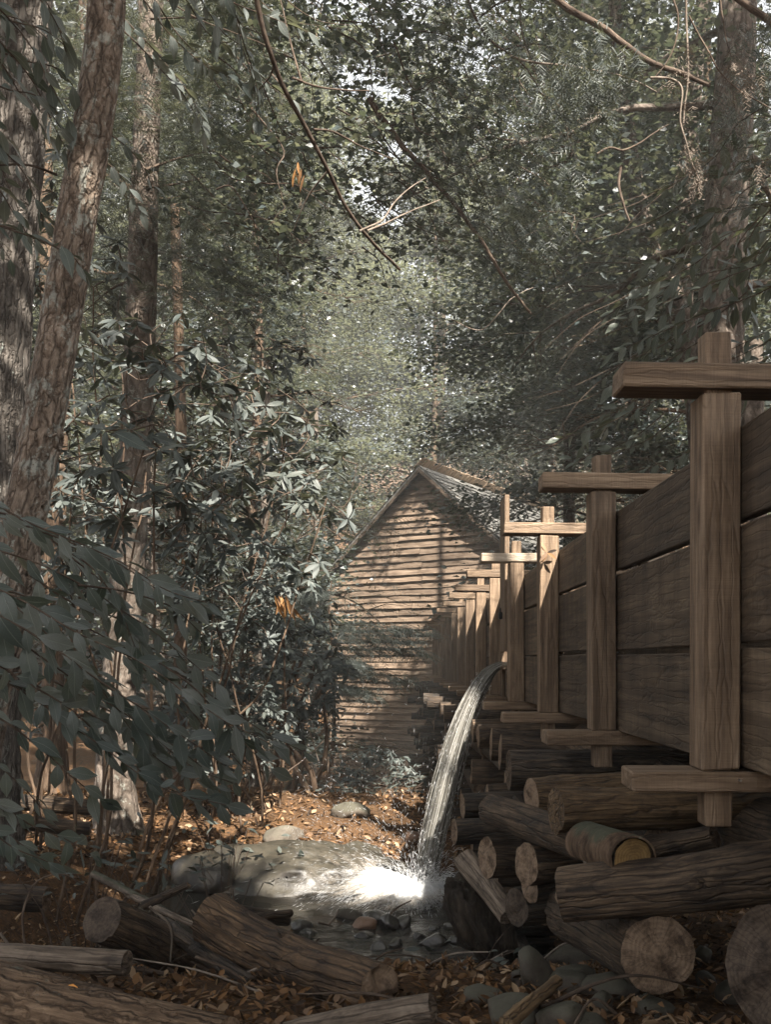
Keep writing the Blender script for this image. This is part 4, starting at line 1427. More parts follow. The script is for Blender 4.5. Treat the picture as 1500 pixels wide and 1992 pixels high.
big = plain_trunk("old_tree", "broad old trunk with vertical bark ridges at the far left", [P(-40, 1600, 8), P(-18, 1000, 8), P(0, 640, 8), P(22, 350, 8), P(40, 80, 8), P(55, -300, 8)], .27, .2, M_BARKRIDGE, bark_disp(11, (14, 14, 2.2), .12), 300, 90)
mid = plain_trunk("mossy_footed_tree", "straight pale trunk with a flared mossy foot on the left bank", [P(228, 1645, 10.8), P(222, 1500, 10.8), P(238, 1250, 10.9), P(262, 900, 11), P(272, 640, 11), P(282, 330, 11.2), P(290, 120, 11.3), P(300, -250, 11.5)], .2, .125, M_BARKPALE, bark_disp(13, (8, 8, 4), .09), 200, 40)
for k, pts in enumerate(([(282, 330), (340, 310), (400, 295)], [(285, 365), (330, 360), (400, 345)], [(262, 760), (330, 700), (420, 650)], [(278, 540), (220, 560), (160, 610)], [(270, 800), (320, 850), (400, 870)])):
    limb(mid, [P(a, b, 11+.3*i) for i, (a, b) in enumerate(pts)], .02, .006, 14, M_TWIG, 6, k+60)
r = np.random.default_rng(18)
mb = MB()
cs = np.array([P(px, py, 11.5 + r.normal(0, .9)) for px, py in zip(r.uniform(150, 560, 150), r.uniform(-100, 600, 150))])
dd = r.normal(size=(150, 3))*np.array([1, .6, .2]) + np.array([.7, -.3, -.3])
k_ = np.repeat(np.arange(150), 26)
needle_sprays(mb, r, cs[k_]+r.normal(size=(len(k_), 3))*np.array([.4, .4, .09]), dd[k_]+r.normal(size=(len(k_), 3))*.5, 14, .26)
prop(mb.build("crown", M_LHEM, mid), kind='stuff')
plain_trunk("brown_tree", "brown sunlit trunk further back left of the mossy footed one", [P(105, 1570, 13.5), P(106, 1450, 13.5), P(100, 1200, 13.5), P(95, 700, 14), P(80, 100, 14)], .14, .1, M_BARKBROWN, bark_disp(15, (10, 10, 3), .09), 90, 26)
plain_trunk("slim_tree", "slim brown stem in shade behind the hanging beech leaves", [P(345, 1560, 15), P(350, 1300, 15), P(352, 900, 15), P(340, 400, 15)], .11, .07, M_BARKBROWN, bark_disp(16, (10, 10, 3), .08), 60, 18)
for k, (px0, px1, py1, Z) in enumerate(((495, 520, 700, 20), (415, 440, 420, 24), (610, 615, 800, 31))):
    plain_trunk("slim_tree", "thin pale trunk among the leaves left of the mill", [P(px0, 1500, Z), P((px0+px1)/2+4, 1100, Z), P(px1, py1, Z)], .1, .07, M_BARKPALE, bark_disp(20+k, (8, 8, 3), .06), 40, 12)["group"] = "thin pale trunks left of the mill"
plain_trunk("snapped_snag", "short snapped rotten snag right of the first flume post head", [P(1462, 900, 11), P(1460, 760, 11), P(1458, 668, 11)], .16, .13, M_BARKPALE, bark_disp(27, (14, 14, 2.5), .3), 60, 40)

# limbs overhead: hemlock on the right, whose trunk is out of frame
hem = thing("hemlock_tree", "hemlock reaching in from the upper right with long bare limbs and hanging sprays", "tree", (7.0, 9.0, GZ_(7.0, 9.0)))
mb = MB(); tube(mb, resample([(7, 9, GZ_(7, 9)-.1), (7.05, 9, 8), (7, 9.1, 17)], 30), np.linspace(.3, .08, 30), 16, disp=bark_disp(31, (9, 9, 3), .1)); mb.build("trunk", M_BARKBROWN, hem)
T0 = np.array([7.0, 9.0, 8.4])
for k, (pts, ra, rb, mt) in enumerate((
        ([(1060, -20, 8), (1090, 8, 8), (1180, 62, 7.9), (1260, 112, 7.8), (1345, 152, 7.7), (1380, 165, 7.6)], .03, .018, M_TWIG),
        ([(1400, -30, 7.4), (1445, 8, 7.3), (1500, 42, 7.2), (1600, 110, 7.2)], .026, .024, M_TWIG),
        ([(720, 190, 9.5), (768, 262, 9.5), (830, 335, 9.4), (905, 425, 9.3), (950, 490, 9.2), (985, 545, 9.2), (1035, 610, 9.2)], .03, .012, M_TWIG),
        ([(995, 110, 8.2), (1030, 120, 8.2), (1080, 128, 8.1), (1150, 140, 8.0), (1215, 152, 8.0), (1280, 180, 7.9)], .01, .005, M_TWIGPALE),
        ([(1330, -10, 7), (1334, 60, 7), (1336, 130, 7), (1333, 200, 7), (1330, 240, 7)], .008, .006, M_TWIGPALE),
        ([(1270, 156, 7.1), (1310, 158, 7.1), (1330, 172, 7), (1330, 240, 7), (1340, 280, 7), (1350, 320, 7), (1366, 360, 7)], .008, .004, M_TWIGPALE),
        ([(1312, -10, 7.6), (1322, 40, 7.6), (1318, 80, 7.6), (1300, 120, 7.6), (1268, 158, 7.6)], .008, .004, M_TWIG),
        ([(1340, 30, 7.3), (1360, 70, 7.3), (1390, 120, 7.3), (1440, 170, 7.3), (1500, 210, 7.2)], .007, .004, M_TWIG),
        ([(1400, -10, 7.3), (1412, 60, 7.3), (1425, 110, 7.3)], .007, .004, M_TWIG),
        ([(1010, 0, 9), (1018, 60, 9), (1030, 110, 8.9), (1055, 165, 8.8), (1100, 185, 8.8)], .008, .004, M_TWIG),
        ([(905, -20, 9), (925, 40, 9), (960, 85, 9), (1000, 110, 8.9), (1040, 160, 8.8), (1060, 200, 8.8)], .014, .004, M_TWIG),
        ([(875, 0, 9.3), (885, 50, 9.3), (890, 100, 9.2)], .006, .003, M_TWIG),
        ([(1428, 180, 10), (1432, 215, 10), (1440, 240, 10), (1450, 260, 10)], .012, .006, M_TWIG),
        ([(1160, 300, 11), (1185, 285, 11), (1215, 290, 11), (1245, 275, 11), (1300, 240, 11)], .015, .006, M_TWIG),
        ([(1212, 320, 12), (1205, 360, 12), (1215, 400, 12), (1226, 430, 12)], .02, .014, M_TWIG),
        ([(1360, 330, 10), (1300, 370, 10.2), (1240, 420, 10.4), (1200, 460, 10.5)], .007, .004, M_TWIG),
        ([(880, 620, 12), (930, 640, 12), (1000, 580, 12), (1040, 560, 12.2)], .008, .004, M_TWIGPALE))):
    limb(hem, [P(*q) for q in pts], ra, rb, 34, mt, 7, 70+k, wob=.04)
r = np.random.default_rng(41)
mb = MB()
def sprays_along(p0, p1, Z0, Z1, m, spread, dirv, size, n_per=14):
    m = int(m*1.9); size = size*.62
    t = r.uniform(0, 1, m)
    c = np.array([P(p0[0]+(p1[0]-p0[0])*a, p0[1]+(p1[1]-p0[1])*a, Z0+(Z1-Z0)*a) for a in t])
    c = c + r.normal(size=(m, 3))*np.array([spread, spread*1.5, spread*.5])
    needle_sprays(mb, r, c, np.asarray(dirv)+r.normal(size=(m, 3))*.42, n_per, size)
for args in (((1060, 150), (1280, 175), 8, 7.9, 130, .16, (.35, -.3, -.75), .42), ((1000, 120), (1200, 330), 8.6, 8.8, 120, .3, (.3, -.3, -.8), .36), ((1350, 60), (1500, 300), 8.2, 8, 260, .4, (.2, -.3, -.8), .3),
             ((1300, 0), (1500, 120), 8, 8, 120, .3, (.2, -.2, -.8), .3), ((820, 20), (1100, 60), 9.6, 9, 170, .4, (.2, -.3, -.7), .35), ((880, 180), (1020, 520), 9.8, 9.6, 150, .3, (.3, -.3, -.5), .36),
             ((640, 60), (900, 260), 10, 9.8, 130, .4, (.5, -.2, -.4), .36), ((960, 330), (1180, 520), 10.6, 11, 150, .4, (.3, -.3, -.6), .4), ((780, 280), (1000, 470), 9.6, 9.4, 110, .3, (.6, -.1, -.35), .34)):
    sprays_along(*args)
prop(mb.build("spray", M_LHEM, hem), kind='stuff')
mb = MB()                                              # pale dead lichen tufts on the hanging twigs
for (px, py) in ((1334, 100), (1338, 150), (1333, 215), (1338, 290), (1346, 320), (1362, 350), (1356, 330), (1300, 158), (1430, 130), (1450, 160), (1480, 330), (1470, 150)):
    m = 16
    c = np.repeat(P(px, py, 7.0)[None], m, 0) + r.normal(size=(m, 3))*.03
    needle_sprays(mb, r, c, r.normal(size=(m, 3)) + np.array([0, 0, -.5]), 8, .12, False)
prop(mb.build("lichen_tuft", M_TWIGPALE, hem), kind='stuff')

# ------------------------------------------------------------------ leafy shrubs: whorls of long leaves at the twig ends
NPOOL = [300]


def near_leaf_parts(parent, shape, pos, X, N, size, mat, limit, var_name="leaf", nvar=3):
    """the nearest leaves as objects that share a few meshes; returns the mask of what is left over"""
    ms = []
    for k in range(nvar):
        mb = MB()
        v = shape[0].copy()
        rr = np.random.default_rng(k+5)
        v[:, 2] += .05*np.sin(v[:, 0]*(3+k)+k) + v[:, 1]*rr.normal(0, .25)*v[:, 0]
        v[:, 1] += .1*rr.normal()*v[:, 0]**2
        mb.add(v, shape[1], shape[2])
        ms.append(mb.mesh(var_name, mat))
    X = norm(X); Nn = norm(N - X*np.sum(X*N, -1, keepdims=True)); Y = np.cross(Nn, X)
    dist = pos[:, 1] - size*2
    dist = np.where(carve_keep(pos), dist, 1e6)
    order = np.argsort(dist)[:min(limit, int((dist < 1e5).sum()))]
    o0 = ORIG[parent.name]
    for i in order:
        s = size[i]
        M4 = Matrix(((X[i, 0]*s, Y[i, 0]*s, Nn[i, 0]*s, pos[i, 0]-o0[0]), (X[i, 1]*s, Y[i, 1]*s, Nn[i, 1]*s, pos[i, 1]-o0[1]), (X[i, 2]*s, Y[i, 2]*s, Nn[i, 2]*s, pos[i, 2]-o0[2]), (0, 0, 0, 1)))
        link_mesh(var_name, ms[int(i) % nvar], parent, M4)
    rest = dist < 1e5; rest[order] = False
    return rest


def shrub(name, label, base, center, radii, ntips, seed, lsize=.15, nwh=9, nstem=4, limit=0, leaf_m=None, near_m=None, group=None, shape=None, droop=.45, carve=True, stem_r=.016):
    r = np.random.default_rng(seed)
    base = np.asarray(base, float); base[2] = ground(base[0], base[1])
    root = thing(name, label, "shrub", base, group)
    center, radii = np.asarray(center, float), np.asarray(radii, float)
    ntips = int(ntips*.95)
    u = rand_unit(r, ntips)*(r.uniform(.15, 1, ntips)**.4)[:, None]
    tips = center + u*radii
    tips[:, 2] = np.maximum(tips[:, 2], ground(tips[:, 0], tips[:, 1])+.15)
    sp = []
    for k in range(nstem):
        e = center + rand_unit(r, 1)[0]*radii*np.array([.6, .6, .35])
        b = base + np.array([r.normal(0, .25), r.normal(0, .2), -.05])
        m_ = b + (e-b)*.5 + r.normal(size=3)*np.array([.3, .3, .1])*radii[2]*.4
        q = resample([b, b+(m_-b)*.5+r.normal(size=3)*.08, m_, e], 20)
        q = q + .05*np.stack([fbm(q*2+k, 3, 1), fbm(q*2+k+3, 3, 2), fbm(q*2, 3, 3)], 1)
        mb = MB(); tube(mb, q, np.linspace(stem_r, stem_r*.4, 20), 8, disp=grain_disp(seed+k, .12, .06, 1), seed=k, cap_rings=1)
        mb.build("stem", M_BARKBROWN, root)
        sp.append(q[7:])
    sp = np.concatenate(sp)
    mb = MB()
    axes = np.zeros_like(tips)
    pool = list(sp)
    order_ = np.argsort([np.min(np.linalg.norm(sp-t_, axis=1)) for t_ in tips])
    for k in order_:
        pa = np.array(pool)
        j = np.argsort(np.linalg.norm(pa-tips[k], axis=1))[int(r.integers(0, 3))]
        a, b = pa[j], tips[k]
        m_ = (a+b)/2 + r.normal(size=3)*.14*np.linalg.norm(b-a) - np.array([0, 0, .06*np.linalg.norm(b-a)])
        axes[k] = norm(b-m_ + np.array([0, -.05, .12]))
        tube(mb, resample([a, m_, b], 6), np.linspace(.006, .003, 6), 4, caps=False)
        pool += [m_, b]
    prop(mb.build("twig", M_TWIG, root), kind='stuff')
    K = ntips*nwh
    ti = np.repeat(np.arange(ntips), nwh)
    A = norm(axes[ti] + np.array([0, 0, .5]))
    ref = norm(np.cross(A, r.normal(size=(K, 3))))
    ang = np.tile(np.arange(nwh)/nwh*2*np.pi, ntips) + r.normal(0, .3, K)
    B = np.cross(A, ref[np.repeat(np.arange(ntips)*nwh, nwh)]); B = norm(B); C = np.cross(A, B)
    rad = B*np.cos(ang)[:, None] + C*np.sin(ang)[:, None]
    X = norm(rad + A*r.uniform(-.1, .55, K)[:, None] - np.array([0, 0, 1.0])*r.uniform(.1, 1.6*droop, K)[:, None])
    N = norm(A + r.normal(size=(K, 3))*.25)
    pos = tips[ti] + rad*.008 + A*r.normal(0, .012, K)[:, None]
    sz = lsize*r.uniform(.65, 1.2, K)
    if carve:
        k = carve_keep(pos); pos, X, N, sz = pos[k], X[k], N[k], sz[k]
    shape = shape or LONG_LEAF
    rest = np.ones(len(pos), bool)
    if limit:
        rest = near_leaf_parts(root, shape, pos, X, N, sz, near_m or M_LRHOV, limit)
    mb = MB(); scatter(mb, *shape, pos[rest], X[rest], N[rest], sz[rest])
    if mb.n: prop(mb.build("foliage", leaf_m or M_LRHO, root), kind='stuff')
    return root


def shrub_px(label, px, py, Z, rpx, rpy, depth, ntips, seed, basepx=None, **kw):
    c = P(px, py, Z)
    bx = c[0] if basepx is None else (basepx-770)/FOC*Z
    return shrub("rhododendron_shrub", label, (bx, Z, 0), c, (rpx/FOC*Z, depth, rpy/FOC*Z), ntips, seed, **kw)


shrub_px("tall rhododendron beside the leaning trunk, its leaves hanging in front of the pale trunk", 330, 850, 7.6, 240, 230, 1.3, 150, 601, limit=150, basepx=170)
shrub_px("rhododendron spreading above the hanging beech leaves towards the mill", 500, 960, 9.0, 230, 210, 1.4, 160, 602, limit=120, basepx=260)
shrub_px("rhododendron thicket with thin twigs left of the mill gable", 480, 830, 12.0, 180, 210, 1.8, 110, 603, basepx=480)
shrub_px("dark rhododendron with leaning stems close to the mill wall", 590, 1310, 13.2, 90, 140, 1.0, 190, 604, basepx=585, nstem=7, stem_r=.045, limit=60)
shrub_px("low rhododendron on the bank below the beech leaves", 450, 1400, 11.6, 130, 120, .9, 170, 605, limit=80, basepx=440)
shrub_px("rhododendron between the beech leaves and the mill corner", 460, 1150, 11.0, 150, 130, 1.0, 190, 606, limit=80, basepx=440)
shrub_px("shaded rhododendron at the left edge behind the leaning trunk", 60, 1000, 9.0, 180, 250, 1.0, 140, 607)
shrub_px("low shrub under the clapboard wall, right of the leaning stems", 735, 1510, 15.5, 95, 55, .8, 150, 608, lsize=.1)
shrub_px("rhododendron at the left edge high beside the ridged trunk", 90, 560, 9.5, 170, 260, 1.0, 110, 609)
shrub_px("rhododendron deep in the wood behind the mossy footed trunk", 330, 1200, 16, 330, 230, 1.5, 200, 610, lsize=.17)
shrub_px("bare twiggy shrub far left in the wood", 60, 1330, 15, 170, 130, 1.2, 90, 611, lsize=.15)

# hemlock sapling whose sprays hang in front of the mill wall
sap = thing("hemlock_sapling", "young hemlock with flat feathery boughs in front of the mill wall", "tree", (P(640, 1500, 19)[0], 19, GZ_(P(640, 1500, 19)[0], 19)))
limb(sap, [(P(640, 1500, 19)[0], 19, GZ_(P(640, 1500, 19)[0], 19)-.1), P(650, 1400, 19), P(645, 1250, 19), P(640, 1170, 19), P(645, 1130, 19)], .05, .012, 30, M_BARKBROWN, 10, 3, name="trunk")
for k, (e, h0) in enumerate((((830, 1235), 1215), ((815, 1270), 1260), ((780, 1310), 1300), ((700, 1330), 1320), ((560, 1230), 1210), ((540, 1290), 1270), ((590, 1160), 1150))):
    p0, p1 = P(644, h0, 19), P(e[0], e[1], 18.2)
    limb(sap, [p0, (p0+p1)/2+np.array([0, 0, .06]), p1], .016, .004, 12, M_TWIG, 5, k)
    mb_ = MB()
r = np.random.default_rng(55)
mb = MB()
for k, (e, h0) in enumerate((((835, 1225), 1215), ((825, 1265), 1260), ((790, 1320), 1300), ((720, 1345), 1330), ((560, 1230), 1210), ((540, 1290), 1270), ((590, 1160), 1150), ((800, 1245), 1235), ((700, 1290), 1280))):
    p0, p1 = P(644, h0, 19), P(e[0], e[1], 18.2)
    m = 150
    t = r.uniform(.1, 1, m)[:, None]
    c = p0 + (p1-p0)*t + r.normal(size=(m, 3))*np.array([.1, .3, .05])
    d_ = norm(p1-p0) + r.normal(size=(m, 3))*np.array([.3, .8, .15]) - np.array([0, 0, .25])
    needle_sprays(mb, r, c, d_, 14, .34, False)
prop(mb.build("crown", M_LHEM, sap), kind='stuff')

# ------------------------------------------------------------------ broad hanging leaves: beech at the left, magnolia at the right
def leafy_branch(root, pts, r0, mat_tw, leaf_list, r, lsize, step=.055, side_amp=.9, tilt=.3, toward=.55, twin=0.0, seed=0):
    q = resample(pts, 40)
    q = q + .015*np.stack([fbm(q*4+seed, 2, 1), fbm(q*4+seed+3, 2, 2), fbm(q*4+seed+5, 2, 3)], 1)
    mb = MB(); tube(mb, q, np.linspace(r0, .0018, 40), 6, seed=seed, caps=False)
    mb.build("twig", mat_tw, root)
    s = np.concatenate([[0], np.cumsum(np.linalg.norm(np.diff(q, axis=0), axis=1))])
    n = int(s[-1]/step)
    for k in range(n+1):
        t = (k+.7)*step if k < n else s[-1]
        if t > s[-1]: t = s[-1]
        p = np.array([np.interp(t, s, q[:, c]) for c in range(3)])
        j = min(max(np.searchsorted(s, t), 1), 39)
        d_ = norm(q[j]-q[j-1])
        sd_ = norm(np.cross(np.array([0, -1.0, .35]), d_))*(1 if k % 2 else -1)
        X = d_*1.0 + (sd_*side_amp*.8 if k < n else 0) + r.normal(size=3)*.25 - np.array([0, 0, .4])
        N = np.array([0, -toward, 1.0-toward]) + r.normal(size=3)*tilt
        leaf_list.append((p, X, N, lsize*r.uniform(.6, 1.15)*(1 if k > 1 else .8)))


beech = thing("beech_sapling", "beech sapling with broad serrated leaves hanging across the left foreground", "sapling", (-2.6, 3.4, GZ_(-2.6, 3.4)))
r = np.random.default_rng(61)
LV = []
tw = []
stem = resample([(-2.6, 3.4, GZ_(-2.6, 3.4)-.05), (-2.2, 3.5, 1.9), (-1.9, 3.5, 2.6), (-1.75, 3.5, 3.4)], 24)
mb = MB(); tube(mb, stem, np.linspace(.028, .012, 24), 10, disp=grain_disp(3, .08, .05, 1)); mb.build("stem", M_TWIG, beech)
defs = [
    ([(-120, 985), (0, 1000), (110, 1040), (220, 1085), (330, 1150), (400, 1170)], 3.55, .078),
    ([(-120, 1040), (60, 1090), (180, 1150), (300, 1230), (420, 1330)], 3.75, .08),
    ([(-120, 1110), (20, 1160), (150, 1230), (290, 1300), (420, 1390), (530, 1450)], 3.6, .08),
    ([(-120, 1170), (20, 1240), (140, 1320), (260, 1400), (390, 1490)], 3.5, .08),
    ([(-120, 1250), (0, 1320), (110, 1390), (220, 1470), (330, 1540), (440, 1565)], 3.7, .078),
    ([(60, 1120), (150, 1180), (240, 1210), (300, 1260), (370, 1280)], 3.9, .075),
    ([(-120, 1060), (-20, 1130), (60, 1210), (160, 1290), (230, 1380), (290, 1470)], 3.85, .078),
    ([(-120, 1330), (-20, 1390), (70, 1450), (150, 1520), (200, 1560)], 3.4, .075),
    ([(100, 1050), (180, 1110), (230, 1180), (260, 1260)], 3.7, .075),
    ([(150, 1140), (240, 1150), (330, 1180), (390, 1230)], 3.65, .078),
    ([(250, 1280), (330, 1340), (400, 1420), (480, 1500)], 3.95, .075),
    ([(-120, 1530), (0, 1570), (70, 1610), (140, 1640), (180, 1665)], 3.3, .07),
    ([(-120, 1570), (-30, 1610), (40, 1660), (90, 1680)], 3.4, .07),
    ([(-120, 1420), (-40, 1460), (40, 1530), (90, 1580)], 3.9, .07),
    ([(60, 1330), (160, 1380), (260, 1440), (340, 1500), (420, 1530)], 4.0, .072),
    ([(-60, 960), (40, 1010), (130, 1075), (190, 1160)], 4.1, .075),
]
for rep in range(2):
    for k, (pts, Z, ls) in enumerate(defs):
        if rep and k % 2 and k not in (3, 7): continue
        dx, dy, dz = (0, 0, 0) if rep == 0 else (r.normal(0, 38), r.normal(0, 26)*1.0, r.normal(.15, .3))
        if rep: dy = abs(dy)+8 if k in (0, 1, 5, 8, 9, 15) else -abs(dy) if k in (3, 4, 7, 10) else dy
        leafy_branch(beech, [P(a+dx, b+dy, Z+dz+.12*i*(1 if k % 2 else .4)) for i, (a, b) in enumerate(pts)], .005, M_TWIG, LV, r, ls*1.36, .05, .85, .32, .6, seed=k+rep*31)
pos, X, N, sz = np.array([l[0] for l in LV]), np.array([l[1] for l in LV]), np.array([l[2] for l in LV]), np.array([l[3] for l in LV])*1.25
rest = near_leaf_parts(beech, BROAD_LEAF, pos, X, N, sz, M_LFG, 300)
mb = MB(); scatter(mb, *BROAD_LEAF, pos[rest], X[rest], N[rest], sz[rest])
if mb.n: prop(mb.build("foliage", M_LFG, beech), kind='stuff')

# beech twigs hanging at the top left
bt = thing("beech_tree", "beech boughs hanging into the upper left around the leaning trunk", "tree", (-3.4, 4.6, GZ_(-3.4, 4.6)))
mb = MB(); tube(mb, resample([(-3.4, 4.6, GZ_(-3.4, 4.6)-.1), (-3.3, 4.6, 4), (-3.0, 4.8, 7.5)], 30), np.linspace(.09, .05, 30), 14, disp=grain_disp(5, .06, .03, 2)); mb.build("trunk", M_BARKPALE, bt)
LV = []
for k, (pts, Z, ls) in enumerate((
        ([(-100, -60), (0, 20), (60, 90), (100, 170), (130, 230)], 4.4, .085), ([(-100, 60), (0, 120), (50, 200), (90, 260)], 4.6, .085), ([(-100, 200), (-20, 270), (40, 330), (70, 400), (90, 450)], 4.6, .08),
        ([(-80, -90), (60, -20), (110, 50), (130, 100)], 4.2, .085), ([(-100, 330), (-10, 360), (30, 420), (60, 470)], 4.4, .08), ([(230, -80), (290, -10), (340, 60), (400, 120), (470, 160)], 5.6, .09),
        ([(300, -80), (360, 0), (400, 60), (440, 90)], 5.5, .09), ([(240, 60), (310, 130), (360, 190), (400, 260)], 5.8, .085), ([(400, -60), (450, 20), (470, 90), (490, 150), (500, 230)], 5.7, .085),
        ([(480, 120), (520, 160), (560, 190), (590, 210)], 6.4, .085), ([(-100, 400), (0, 440), (80, 470), (140, 500), (160, 530)], 4.3, .08), ([(200, 250), (260, 300), (300, 370)], 6.0, .08),
        ([(-60, 0), (20, 40), (90, 60), (150, 110)], 4.7, .085), ([(-90, 130), (10, 170), (80, 190), (120, 250)], 4.5, .085), ([(520, -60), (560, 0), (620, 40), (680, 50)], 6.4, .08),
        ([(330, -60), (420, -10), (520, 30), (600, 60)], 6.0, .08))):
    for rep in range(2):
        dx, dy, dz = (0, 0, 0) if rep == 0 else (r.normal(0, 35), r.normal(0, 45), r.normal(.2, .25))
        leafy_branch(bt, [P(a+dx, b+dy, Z+dz+.1*i) for i, (a, b) in enumerate(pts)], .005, M_TWIG, LV, r, ls*1.15, .055, .9, .35, .45, seed=k+40+rep*50)
LV.append((P(118, 478, 4.2), np.array([.5, 0, -.9]), np.array([.3, -1, .3]), .11))
LV.append((P(225, 845, 4.3), np.array([.8, 0, -.35]), np.array([.1, -1, .6]), .12))
pos, X, N, sz = np.array([l[0] for l in LV]), np.array([l[1] for l in LV]), np.array([l[2] for l in LV]), np.array([l[3] for l in LV])*1.25
rest = near_leaf_parts(bt, BROAD_LEAF, pos, X, N, sz, M_LFG, 300)
mb = MB(); scatter(mb, *BROAD_LEAF, pos[rest], X[rest], N[rest], sz[rest])
if mb.n: prop(mb.build("foliage", M_LFG, bt), kind='stuff')

mag = thing("magnolia_tree", "broad-leaved magnolia boughs reaching over the flume at right", "tree", (5.6, 9.6, GZ_(5.6, 9.6)))
mb = MB(); tube(mb, resample([(5.6, 9.6, GZ_(5.6, 9.6)-.1), (5.4, 9.6, 4.5), (5.3, 9.5, 8.5)], 30), np.linspace(.12, .05, 30), 14, disp=grain_disp(6, .06, .03, 2)); mb.build("trunk", M_BARKPALE, mag)
LV = []
for k, (pts, Z, ls) in enumerate((
        ([(1600, 500), (1500, 560), (1400, 600), (1300, 640), (1210, 680)], 8.6, .13), ([(1600, 380), (1500, 400), (1420, 410), (1330, 430), (1270, 470)], 8.8, .13),
        ([(1600, 300), (1500, 320), (1420, 340), (1340, 345), (1290, 370)], 9, .13), ([(1600, 600), (1500, 640), (1420, 680), (1360, 700)], 8.2, .13), ([(1600, 450), (1530, 480), (1450, 500), (1380, 540), (1290, 560)], 9, .13),
        ([(1400, 640), (1300, 700), (1210, 740), (1130, 780), (1060, 800)], 9.2, .13), ([(1320, 560), (1240, 600), (1160, 640), (1090, 700)], 9.6, .125), ([(1380, 700), (1300, 740), (1220, 790), (1150, 830)], 9.4, .125),
        ([(1600, 240), (1500, 280), (1430, 290), (1360, 300)], 9.2, .12), ([(1320, 400), (1270, 430), (1210, 450), (1140, 470)], 9.8, .12), ([(1450, 520), (1400, 560), (1330, 600), (1260, 620)], 8.9, .13),
        ([(1600, 700), (1520, 720), (1440, 740), (1390, 780)], 8.6, .12), ([(1330, 800), (1270, 850), (1200, 880), (1120, 900)], 10.5, .12), ([(1250, 680), (1180, 730), (1120, 790), (1080, 850)], 10, .12),
        ([(1500, 340), (1440, 380), (1400, 440), (1350, 480)], 8.5, .13), ([(1480, 420), (1440, 470), (1420, 540), (1430, 600)], 8.5, .13))):
    for rep in range(3):
        dx, dy, dz = (0, 0, 0) if rep == 0 else (r.normal(0, 40), r.normal(-20, 50), r.normal(.1, .5))
        leafy_branch(mag, [P(a+dx, b+dy, Z+dz+.1*i) for i, (a, b) in enumerate(pts)], .007, M_TWIG, LV, r, ls*1.1, .08, .95, .35, .35, seed=k+80+rep*40)
pos, X, N, sz = np.array([l[0] for l in LV]), np.array([l[1] for l in LV]), np.array([l[2] for l in LV]), np.array([l[3] for l in LV])*1.3
rest = near_leaf_parts(mag, BROAD_LEAF, pos, X, N, sz, M_LMAG, 300)
mb = MB(); scatter(mb, *BROAD_LEAF, pos[rest], X[rest], N[rest], sz[rest])
if mb.n: prop(mb.build("foliage", M_LMAG, mag), kind='stuff')
# ------------------------------------------------------------------ fallen logs in front
def on_ground(px, py, Z, r):
    """a log's middle line at a pixel and distance, kept no lower than its radius over the ground"""
    p = P(px, py, Z)
    p[2] = max(p[2], float(ground(p[0], p[1])) + r*.7)
    return p


log("fallen_log", "big mossy fallen log in the bottom left corner with an orange leaf on it", "log", P(-200, 1920, 3.35), P(430, 2072, 2.95), .155, .14, M_MOSSLOG, M_END, 31, None, n=70, seg=48, low=.05, bend=.0)
log("fallen_log", "pale smooth fallen log lying above the mossy one at the left edge", "log", P(-160, 1850, 3.9), P(246, 1874, 3.75), .05, .05, M_LOGPALE, M_LOGPALE, 32, None, n=50, knots=2, bend=.02, low=.12)
log("cut_log", "sawn log with its dark cut end facing out at left", "log", P(197, 1789, 4.25), P(390, 1880, 4.9), .098, .115, M_LOG, M_ENDDARK, 33, None, n=50, seg=40, low=.13, knots=3, rough=.01)
log("rotten_log", "rotten-ended log lying across the middle with a sawn right end", "log", P(408, 1785, 4.5), P(738, 1927, 3.75), .118, .1, M_LOGROT, M_END, 34, None, n=80, seg=56, low=.2, fine=.1, knots=4, rough=.05, mid=[P(520, 1850, 4.3)])
log("fallen_log", "pale short log lying along the bottom edge in the middle", "log", P(560, 2020, 3.25), P(842, 1962, 3.15), .055, .05, M_LOGPALE, M_LOGPALE, 35, None, n=40, seg=32, low=.08)
log("fallen_log", "dark fallen trunk far back on the left bank", "log", P(-60, 1550, 9.5), P(182, 1572, 9.6), .085, .075, M_LOG, M_END, 36, None)
log("fallen_log", "second dark fallen trunk nearer on the left bank", "log", P(-60, 1588, 8.8), P(175, 1612, 9.0), .08, .06, M_LOG, M_END, 37, None)
log("fallen_log", "dark log sunk in the debris at the left edge", "log", P(-60, 1740, 5.6), P(90, 1750, 5.6), .075, .07, M_LOG, M_END, 46, None)
log("lichen_branch", "thin branch crusted with pale lichen above the cut log", "branch", P(180, 1700, 5.4), P(372, 1800, 4.9), .022, .014, M_BARKPALE, None, 38, None, mid=[P(290, 1755, 5.2)], seg=12)
log("broken_branch", "short broken branch poking up from the cut log", "branch", P(278, 1762, 4.9), P(366, 1722, 4.9), .024, .018, M_LOG, M_END, 39, None, seg=14)
log("dark_branch", "dark slimy branch between the cut log and the rotten log", "branch", P(320, 1800, 4.7), P(490, 1912, 4.1), .04, .03, M_LOGDARK, M_ENDDARK, 40, None, seg=16)
log("bleached_branch", "pale forked driftwood branch behind the cut log", "branch", P(250, 1740, 5.3), P(470, 1840, 4.4), .018, .012, M_LOGPALE, None, 41, None, seg=10)
log("wood_scrap", "split orange-brown wood scrap lying among the stones at bottom right", "wood scrap", P(985, 1992, 3.2), P(1085, 1908, 3.6), .03, .022, M_LOGWARM, M_LOGWARM, 42, None, seg=10, low=.35)
log("debris_branch", "splintered wet branch heap behind the rotten log", "branch", P(440, 1770, 5.4), P(560, 1790, 5.6), .05, .035, M_LOGDARK, M_LOG, 43, None, low=.3, seg=18)
